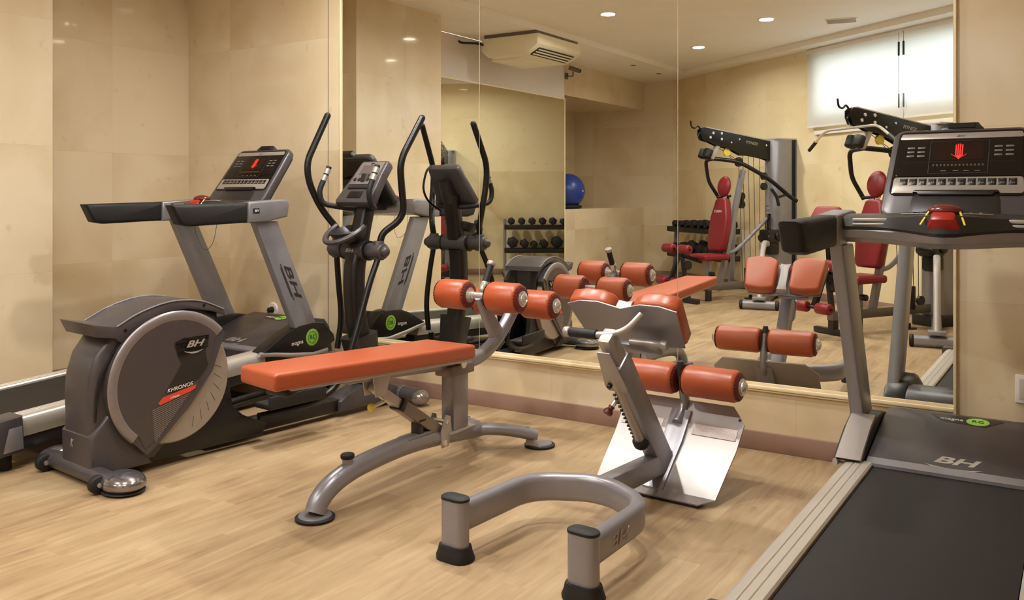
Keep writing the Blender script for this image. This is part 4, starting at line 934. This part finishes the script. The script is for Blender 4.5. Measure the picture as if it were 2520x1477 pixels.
# hip pads on a shaped plate: plane along e2, normal n
P0 = Vector((0, 0.802, 0.628)); e2 = Vector((0, -0.140, 0.160)).normalized(); nn_ = Vector((0, e2.z, -e2.y))
HM = Matrix((Vector((1, 0, 0)), e2, nn_)).transposed().to_4x4(); HM.translation = P0   # nn_ points at the mirror and up
def hp_(): b = B(); b.M = HM; return b
pl = [(-0.205, 0.0), (-0.06, -0.012), (0.0, -0.004), (0.06, -0.012), (0.205, 0.0), (0.232, 0.20), (0.17, 0.222), (0.09, 0.224), (0.0, 0.195), (-0.09, 0.224), (-0.17, 0.222), (-0.232, 0.20)]
b = hp_(); b.prism(pl, 'xy', -0.004, 0.002, 0.0015); b.obj('pad_plate', SILVER, hb)
for sg in (-1, 1):
    q = [(sg*0.040, 0.012), (sg*0.060, -0.004), (sg*0.120, -0.010), (sg*0.195, -0.002), (sg*0.212, 0.012), (sg*0.232, 0.195), (sg*0.222, 0.212), (sg*0.16, 0.226), (sg*0.09, 0.222), (sg*0.050, 0.200), (sg*0.040, 0.180)]
    b = hp_(); b.prism(q, 'xy', 0.002, 0.070, 0.016, 4); b.obj('hip_pad', VINYL, hb, 60)
b = hp_(); b.prism([(-0.030, 0.0), (0.030, 0.0), (0.022, 0.03), (0.022, 0.15), (0.030, 0.185), (0.0, 0.178), (-0.030, 0.185), (-0.022, 0.15), (-0.022, 0.03)], 'xy', 0.002, 0.050, 0.002); b.obj('centre_strip', PLATE, hb)
# handle
b = B(); b.sweep(fillet([(-0.175, 0.575, 0.683), (-0.02, 0.575, 0.683), (0.06, 0.60, 0.700), (0.095, 0.660, 0.760)], 0.07), 0.024, n=14); hd = b.obj('handle_bar', SILVERL, hb)
b = B(); b.cyl((-0.160, 0.575, 0.683), (-0.045, 0.575, 0.683), 0.0185, bev=0.002); b.obj('handle_grip', FOAM, hd)
b = B(); b.cyl((-0.186, 0.575, 0.683), (-0.160, 0.575, 0.683), 0.020, bev=0.004); b.obj('handle_end', PLATE, hd)
b = B(); b.cyl((0.02, 0.715, 0.645), (0.165, 0.715, 0.645), 0.014).cyl((0.145, 0.715, 0.645), (0.175, 0.715, 0.645), 0.017, bev=0.003); b.obj('cross_bar', PLATE, hb)
b = B(); b.box((0.05, 0.735, 0.622), (0.17, 0.06, 0.022), 0.006, rot=('X', R(-40))); b.obj('pad_carrier', SILVER, hb)
# leg rollers
roller(hb, 0.018, 0.262, 1.200, 0.418, 0.0665, caps=(1,), pleat=(1, -1), name='ankle_roller')
roller(hb, -0.262, -0.018, 1.200, 0.418, 0.0665, caps=(-1,), pleat=(1, -1), name='ankle_roller')
b = B(); b.sweep(catmull([(0, 1.165, 0.235), (0, 1.215, 0.275), (0, 1.235, 0.315), (0, 1.225, 0.37), (0, 1.200, 0.455)]), 0.046, 0.034, up=(1, 0, 0), n=14, sc=lambda t_: 1.35-0.35*t_); b.obj('roller_arm', SILVER, hb)
b = B(); b.sweep([(0, 1.205, 0.405), (0, 1.195, 0.470), (0, 1.192, 0.496)], 0.044, 0.034, up=(1, 0, 0), n=16, sc=[1.1, 1.05, 0.7]); b.obj('roller_arm_cap', CHARD, hb)
# tilted footplate
prof = [(0.885, 0.018), (0.945, 0.028), (1.030, 0.100), (1.120, 0.172), (1.205, 0.268), (1.250, 0.322)]
hw = [0.215, 0.262, 0.268, 0.274, 0.278, 0.215]
b = B(); vs = []; n = len(prof); xs = [-1, -0.6, -0.2, 0.2, 0.6, 1]
for (y, z), w in zip(prof, hw):
    vs += [(x*w, y, z) for x in xs]+[(x*w, y+0.004, z-0.006) for x in reversed(xs)]
fs = []; m_ = 12
for i in range(n-1):
    for j in range(m_): fs.append((i*m_+j, i*m_+(j+1) % m_, (i+1)*m_+(j+1) % m_, (i+1)*m_+j))
fs += [tuple(range(m_)), tuple((n-1)*m_+j for j in reversed(range(m_)))]
b.mesh(vs, fs); fp = b.obj('footplate', PLATE, hb, 20)
for sg in (-1, 1):
    b = B(); b.box((sg*0.165, 1.166, 0.2265), (0.19, 0.05, 0.002), 0.0006, rot=('X', math.atan2(0.096, 0.085))); b.obj('grip_texture', mat('dotted pale grip', (196, 184, 180), 0.5, 0.2, vary=0.25, scale=260), fp)
b = B(); b.prism([(0.93, 0.034), (1.03, 0.116), (1.115, 0.186), (1.205, 0.290), (1.235, 0.280), (1.14, 0.120), (1.06, 0.012), (0.93, 0.010)], 'yz', -0.045, 0.045, 0.004); b.obj('plate_spine', SILVER, hb)
b = B(); b.ab((-0.212, 0.892, 0.0), (0.212, 0.960, 0.014), 0.004); b.obj('rubber_strip', RUBBER, hb)
for sg in (-1, 1): B().lathe([(0, 0.006), (0.003, 0.005)], (sg*0.255, 1.212, 0.279), (0, -0.75, 0.66), 10).obj('screw', CHARD, hb)

# ---------------------------------------------------------------- dumbbell rack on the window wall
rk = thing('dumbbell_rack', 'silver two-tier dumbbell rack against the window wall in the far corner', 'rack', (-4.300, -3.070, 0), WANG)
RW = 0.66
for sg in (-1, 1):
    B().beam((sg*RW, -0.17, 0.03), (sg*RW, 0.13, 0.80), 0.055, 0.05, 0.008, up=(1, 0, 0)).obj('upright', SILVER, rk) if False else B().prism([(-0.02, 0.05), (0.05, 0.05), (0.01, 0.845), (-0.05, 0.845)], 'yz', sg*RW-0.022, sg*RW+0.022, 0.005).obj('upright', SILVER, rk)
    B().ab((sg*RW-0.025, -0.20, 0.03), (sg*RW+0.025, 0.22, 0.075), 0.008).obj('foot_bar', SILVER, rk)
    for y in (-0.18, 0.20): B().ab((sg*RW-0.03, y-0.03, 0.0), (sg*RW+0.03, y+0.03, 0.035), 0.006).obj('rubber_foot', RUBBER, rk)
TIER = [0.785, 0.440]
for z in TIER:
    b = B(); b.ab((-RW+0.02, -0.11, z-0.085), (RW-0.02, -0.07, z-0.029), 0.004).ab((-RW+0.02, 0.09, z-0.095), (RW-0.02, 0.135, z-0.029), 0.004); b.obj('shelf_rail', BLACK, rk)
    b = B()
    for sg in (-1, 1): b.ab((sg*RW-0.012, -0.12, z-0.09), (sg*RW+0.012, 0.14, z-0.02), 0.004)
    b.obj('shelf_bracket', CHARD, rk)
def dumbbell(x, z, r, label, tier):
    p = WM_rk @ Vector((x, 0.0, z))
    d = thing('dumbbell', label, 'dumbbell', p, WANG, tier)
    for sg in (-1, 1):
        c = B(); c.cyl((0, sg*0.055, r-0.028), (0, sg*0.128, r-0.028), r, r*0.96, n=6 if r > 0.045 else 8, bev=0.008); c.obj('weight_head', RUBBER, d)
    B().cyl((0, -0.06, r-0.028), (0, 0.06, r-0.028), 0.015, n=12).obj('handle', CHROME, d)
WM_rk = Matrix.Translation((-4.300, -3.070, 0)) @ Matrix.Rotation(WANG, 4, 'Z')
words = ['nearest the window side', 'second from the window side', 'third from the window side', 'fourth from the window side', 'fifth from the window side', 'sixth from the window side', 'seventh from the window side', 'nearest the corner']
for k in range(8):
    dumbbell(0.565-0.155*k, TIER[0], 0.056 if k < 5 else 0.048, 'small black dumbbell on the upper rack shelf, '+words[k], 'dumbbells on the upper shelf of the rack')
for k, (x, r) in enumerate([(0.545, 0.086), (0.370, 0.068), (0.225, 0.056), (0.080, 0.066), (-0.115, 0.090), (-0.33, 0.072), (-0.51, 0.066)]):
    dumbbell(x, TIER[1], r, 'black dumbbell on the lower rack shelf, '+(words[k] if k < 6 else words[7]), 'dumbbells on the lower shelf of the rack')

# ---------------------------------------------------------------- multi-gyms seen in the mirror
def multigym(loc, ang, angB, label, seat_z, lat_bar, lenB, words_on_back):
    g = thing('multi_gym', label, 'multi gym', (loc[0], loc[1], 0), ang)
    rb = angB-ang
    # tower: curved silver shroud, black slot, rear post
    b = B(); pts = arc(0.0, 0.0, 0.125, 90, 270, 14); poly = [(-p[0], p[1]) for p in pts]+[(-0.13, -0.125), (-0.13, 0.125)]
    b.prism(poly, 'xy', 0.10, 1.845, 0.004); tw = b.obj('weight_shroud', SILVER, g, 40)
    b = B(); b.ab((-0.205, -0.105, 0.10), (-0.13, -0.06, 1.835)); b.obj('weight_stack', BLACK, g)
    b = B(); b.ab((-0.235, -0.125, 0.04), (-0.205, -0.075, 1.845), 0.004); b.obj('rear_post', SILVER, g)
    b = B(); b.ab((-0.24, -0.14, 0.0), (0.16, 0.14, 0.10), 0.01); b.obj('tower_base', CHARD, g)
    b = B(); b.ab((-0.235, -0.12, 1.845), (0.10, 0.12, 1.865), 0.004); b.obj('tower_cap', SILVERL, g)
    b = B()
    for k in range(10): b.ab((0.1235, -0.03, 0.62+0.05*k), (0.1262, 0.03, 0.625+0.05*k))
    b.obj('chart_lines', CHARD, tw, 0)
    # boom
    bp = [(0.08, 1.822), (0.50, 1.875), (1.02, 1.955), (1.09, 1.960), (1.13, 1.93), (1.13, 1.87), (1.10, 1.815), (1.00, 1.795), (0.90, 1.760), (0.78, 1.738), (0.66, 1.705), (0.54, 1.655), (0.42, 1.655), (0.24, 1.630), (0.08, 1.590)]
    bo = None
    for y in (-0.030, 0.030):
        b = B(); b.prism(bp, 'xz', y-0.004, y+0.004, 0.001); o = b.obj('boom_plate', TUBEB, g); bo = bo or o
    b = B(); b.beam((0.08, 0, 1.828), (1.06, 0, 1.963), 0.07, 0.012, 0.002); b.obj('boom_top', SILVERL, g)
    b = B()
    for (a, z) in ((0.96, 1.90), (0.84, 1.835), (0.70, 1.80), (1.00, 1.85), (0.58, 1.84), (0.18, 1.78), (0.84, 1.90)):
        b.cyl((a, -0.042, z), (a, 0.042, z), 0.016 if a > 0.8 else 0.011, n=12)
    b.obj('boom_bolts', CHROME, g)
    text('lettering', 'FITNESS', 0.045, LETS, g, (0.40, -0.0360, 1.800), (-1, 0, -0.13), (-0.13, 0, 1), sx=1.1)
    b = B(); b.sweep(catmull([(1.10, 0, 1.93), (1.15, 0, 1.975), (1.19, 0, 1.95), (1.235, 0, 1.965), (1.25, 0, 2.03)]), 0.018, up=(0, 1, 0), n=8); b.obj('top_hook', TUBEB, g)
    for (a, z, r) in ((1.09, 1.86, 0.05), (0.74, 1.69, 0.045), (0.56, 1.58, 0.055)):
        b = B(); b.lathe([(-0.014, r), (-0.006, r-0.008), (0.006, r-0.008), (0.014, r)], (a, 0, z), (0, 1, 0), 20); b.obj('pulley', YELLOW if (r == 0.045) else BLACK, g)
    # press arm with its handles
    b = B(); b.sweep(fillet([(0.93, 0.0, 1.612), (0.70, -0.16, 1.58), (0.42, -0.35, 1.38), (0.20, -0.42, 1.19), (0.10, -0.44, 1.13)], 0.12), 0.046, up=(0.5, 0.8, 0.3), n=12); pa = b.obj('press_arm', TUBEB, g)
    b = B(); b.sweep(fillet([(0.90, 0.0, 1.615), (0.84, 0.25, 1.60), (0.755, 0.30, 1.36), (0.60, 0.30, 1.165)], 0.07), 0.042, up=(0.2, 0.9, 0.2), n=12); b.obj('press_handle', FOAM, pa)
    b = B(); b.sweep(fillet([(0.63, 0.30, 1.175), (0.56, 0.24, 1.18), (0.50, 0.20, 1.19)], 0.03), 0.032, n=10).sweep([(0.60, 0.24, 1.29), (0.54, 0.22, 1.18), (0.51, 0.22, 1.09)], 0.034, up=(0, 1, 0), n=10); b.obj('inner_grip', FOAM, pa)
    b = B(); b.sweep([(0.44, -0.40, 1.27), (0.36, -0.40, 1.18), (0.33, -0.40, 1.08)], 0.036, up=(0, 1, 0), n=10).beam((0.36, -0.40, 1.17), (0.24, -0.41, 1.20), 0.025, 0.025); b.obj('inner_grip', FOAM, pa)
    b = B(); b.beam((0.86, 0, 1.78), (0.96, 0, 1.61), 0.05, 0.05, 0.006, up=(0, 1, 0)); b.obj('press_link', SILVERL, g)
    b = B(); b.cyl((1.06, -0.04, 1.62), (1.02, -0.04, 1.71), 0.05, bev=0.006).cyl((1.06, 0.04, 1.62), (1.02, 0.04, 1.71), 0.05, bev=0.006); b.obj('ankle_cuff', RUBBER, g)
    # back post, back pad, head pad
    b = B(); b.beam((0.84, 0, 0.15), (0.50, 0, 1.49), 0.055, 0.060, 0.008, up=(0, 1, 0)); b.obj('back_post', SILVER, g)
    b = B(); pr = [(-0.13, 0.0), (-0.10, -0.03), (0.10, -0.03), (0.13, 0.0), (0.15, 0.20), (0.14, 0.36), (0.085, 0.555), (0.05, 0.575), (-0.05, 0.575), (-0.085, 0.555), (-0.14, 0.36), (-0.15, 0.20)]
    uu = Vector((-0.15, 0, 0.98)).normalized(); yy = Vector((0, 1, 0)); nx = yy.cross(uu)
    PM = Matrix((yy, uu, nx)).transposed().to_4x4(); PM.translation = Vector((0.835, 0, 0.585))
    b.M = PM; b.prism(pr, 'xy', -0.01, 0.085, 0.025, 4); bk_ = b.obj('back_pad', RED, g, 60)
    text('lettering', words_on_back, 0.042, LETW, bk_, PM @ Vector((0, 0.42, 0.087)), yy, uu, sx=1.0)
    b = B(); b.M = PM; b.ball((0, 0.712, 0.045), 0.112, (0.92, 1.08, 0.42), 28, 16); hdp = b.obj('head_pad', RED, g)
    b = B(); b.M = PM; b.cyl((0, 0.54, 0.02), (0, 0.63, 0.02), 0.02); b.obj('head_post', CHROME, g)
    # seat and leg rollers
    b = B(); b.box((0.985, 0, seat_z-0.03), (0.36, 0.30, 0.07), 0.025, seg=4); b.obj('seat_pad', RED, g, 60)
    b = B(); b.beam((1.00, 0, 0.20), (1.00, 0, seat_z-0.06), 0.055, 0.055, 0.006, up=(0, 1, 0)); b.obj('seat_post', SILVER, g)
    b = B(); b.cyl((1.00, -0.03, 0.31), (1.00, -0.09, 0.31), 0.028, bev=0.005); b.obj('seat_knob', BLACK, g)
    b = B(); b.beam((1.10, 0, seat_z-0.08), (1.40, 0, seat_z+0.01), 0.045, 0.045, 0.006, up=(0, 1, 0)).beam((1.38, 0, seat_z+0.08), (1.52, 0, 0.26), 0.045, 0.045, 0.006, up=(0, 1, 0)).cyl((1.54, -0.21, 0.25), (1.54, 0.21, 0.25), 0.012).cyl((1.44, -0.24, 0.605), (1.44, 0.24, 0.605), 0.012); b.obj('leg_lever', TUBEB, g)
    b = B(); b.lathe([(-0.015, 0.05), (0.015, 0.05)], (1.32, -0.04, 0.42), (0, 1, 0), 20).beam((1.36, 0, 0.50), (1.30, 0, 0.10), 0.04, 0.04, up=(0, 1, 0)); b.obj('lever_cam', CHARD, g)
    for sg in (-1, 1):
        b = B(); b.cyl((1.44, sg*0.05, 0.605), (1.44, sg*0.23, 0.605), 0.050, bev=0.014); b.obj('thigh_roller', RED, g)
        b = B(); b.cyl((1.54, sg*0.05, 0.25), (1.54, sg*0.20, 0.25), 0.047, bev=0.014); b.obj('leg_roller', RED, g)
    if lat_bar:
        b = B(); b.beam((1.33, 0, 0.50), (1.37, 0, 0.93), 0.04, 0.04, up=(0, 1, 0)); b.obj('curl_post', TUBEB, g)
        b = B(); b.box((1.40, 0, 0.985), (0.10, 0.28, 0.25), 0.035, rot=('Y', R(-35)), seg=4); b.obj('curl_pad', RED, g, 60)
    # base beam, brace, guide cables
    b = B(); b.ab((0.10, -0.035, 0.125), (1.34, 0.035, 0.205), 0.006); b.obj('base_beam', SKIRT, g)
    b = B(); b.beam((1.30, -0.20, 0.03), (1.30, 0.20, 0.03), 0.06, 0.05, 0.008).ab((1.27, -0.03, 0.04), (1.33, 0.03, 0.14)); b.obj('front_foot', CHARD, g)
    b = B(); b.ab((0.97, -0.025, 0.0), (1.03, 0.025, 0.13), 0.005); b.obj('beam_leg', CHARD, g)
    b = B(); b.sweep(catmull([(0.74, 0, 0.53), (0.60, 0, 0.57), (0.42, 0, 0.70), (0.14, 0, 0.92)]), 0.045, up=(0, 1, 0), n=10); b.obj('brace', SILVER, g)
    for i, (a0, z0, a1, z1) in enumerate(((0.56, 1.58, 0.50, 0.20), (0.50, 1.66, 0.46, 0.20), (0.42, 1.65, 0.38, 0.20), (0.34, 1.64, 0.30, 0.20), (0.25, 1.62, 0.24, 0.26))):
        b = B(); b.cyl((a0, 0.0, z0), (a1, 0.0, z1), 0.0035, n=6); b.obj('cable', CABLE, g)
    b = B(); b.cyl((0.98, 0, 1.80), (0.58, 0, 1.60), 0.003, n=6).cyl((0.78, 0, 1.72), (0.60, 0, 1.56), 0.003, n=6); b.obj('top_cable', CABLE, g)
    b = B()
    for z in (1.185, 1.09): b.lathe([(-0.016, 0.046), (-0.006, 0.038), (0.006, 0.038), (0.016, 0.046)], (0.52, 0, z), (0, 1, 0), 20)
    b.box((0.52, 0, 1.137), (0.03, 0.045, 0.10), 0.004); b.obj('double_pulley', BLACK, g)
    b = B()
    for (a, z) in ((0.20, 1.42), (0.20, 1.30)): b.lathe([(-0.016, 0.044), (-0.006, 0.036), (0.006, 0.036), (0.016, 0.044)], (a, -0.02, z), (0, 1, 0), 20)
    b.obj('side_pulleys', BLACK, g)
    b = B(); b.box((0.16, -0.07, 0.72), (0.20, 0.16, 0.16), 0.03).cyl((0.10, -0.17, 0.72), (0.10, 0.02, 0.72), 0.05, bev=0.01).cyl((0.22, -0.17, 0.70), (0.22, 0.02, 0.70), 0.045, bev=0.01).box((0.14, -0.07, 0.58), (0.16, 0.13, 0.15), 0.03); b.obj('pivot_cluster', BLACK, g)
    b = B(); b.cyl((0.38, -0.04, 0.17), (0.38, -0.04, 0.38), 0.034, bev=0.006).cyl((0.47, -0.04, 0.17), (0.47, -0.04, 0.36), 0.034, bev=0.006).lathe([(-0.014, 0.044), (0.014, 0.044)], (0.24, -0.02, 0.24), (0, 1, 0), 18).cyl((0.42, -0.04, 0.0), (0.42, -0.04, 0.05), 0.02).cyl((0.42, -0.04, 0.0), (0.42, -0.04, 0.012), 0.07); b.obj('counterweights', BLACK, g)
    b = B()
    for k in range(4): b.sweep(catmull([(0.135, -0.06+0.012*k, 0.98), (0.150, -0.08+0.03*k, 0.86), (0.145, -0.05+0.02*k, 0.72-0.03*k), (0.140, -0.02, 0.88), (0.135, -0.05, 0.98)]), 0.010, n=6)
    b.obj('hanging_straps', BLACK, g)
    # second station reaching towards the mirror
    RB = Matrix.Rotation(rb, 4, 'Z')
    def sb_(): q = B(); q.M = RB; return q
    b = sb_(); b.ab((0.10, -0.04, 0.03), (lenB, 0.04, 0.10), 0.006); b.obj('base_beam', SKIRT, g)
    b = sb_(); b.sweep([(lenB, -0.165, 0.05), (lenB, 0.165, 0.05)], 0.085, 0.085, kind='rect'); sf = b.obj('cross_foot', SILVER, g)
    for sg in (-1, 1): b = sb_(); b.cyl((lenB, sg*0.165, 0.05), (lenB, sg*0.20, 0.05), 0.050, bev=0.01); b.obj('foot_cap', RUBBER, sf)
    b = sb_(); b.sweep(fillet([(lenB-0.01, 0, 0.10), (lenB-0.20, 0, 0.56), (lenB-0.36, 0, 0.68), (lenB-0.60, 0, 0.66)], 0.12), 0.065, 0.055, up=(0, 1, 0), kind='rect'); b.obj('station_post', SILVERL, g)
    b = sb_(); b.box((lenB, 0, 0.12), (0.13, 0.13, 0.03), 0.006); b.obj('post_plate', SILVER, g)
    if lat_bar:
        lb = thing('lat_bar', 'chrome pulldown bar with black grips hanging from the nearer multi-gym boom', 'pulldown bar', RZ(loc, ang, (1.10, 0.0, 1.782)), ang)
        b = B(); b.sweep(fillet([(-0.12, 0.52, -0.10), (-0.08, 0.36, 0.0), (0.08, -0.36, 0.0), (0.12, -0.52, -0.10)], 0.08), 0.024, n=12); b.obj('bar', CHROME, lb)
        for sg in (-1, 1):
            b = B(); b.sweep([(-sg*0.118, sg*0.51, -0.094), (-sg*0.145, sg*0.62, -0.165)], 0.034, n=12); b.obj('grip', FOAM, lb)
        b = B(); b.sweep(catmull([(0, 0, 0.012), (0.012, 0, 0.04), (0, 0, 0.062), (-0.012, 0, 0.04), (0, 0, 0.012)]), 0.006, up=(0, 1, 0), n=6); b.obj('chain_link', CHROME, lb)
    return g
def RZ(loc, ang, p):
    c, s_ = math.cos(ang), math.sin(ang)
    return (loc[0]+p[0]*c-p[1]*s_, loc[1]+p[0]*s_+p[1]*c, p[2])
multigym((-3.06, -2.19), R(120.5), R(81), 'multi-gym deeper in the mirror, its whole grey tower visible, no bar hanging', 0.53, False, 1.30, '+MACS')
multigym((-1.15, -0.73), R(120.5), R(82.5), 'multi-gym beneath the window blind, partly hidden by the near treadmill console', 0.50, True, 1.36, '+MACS')
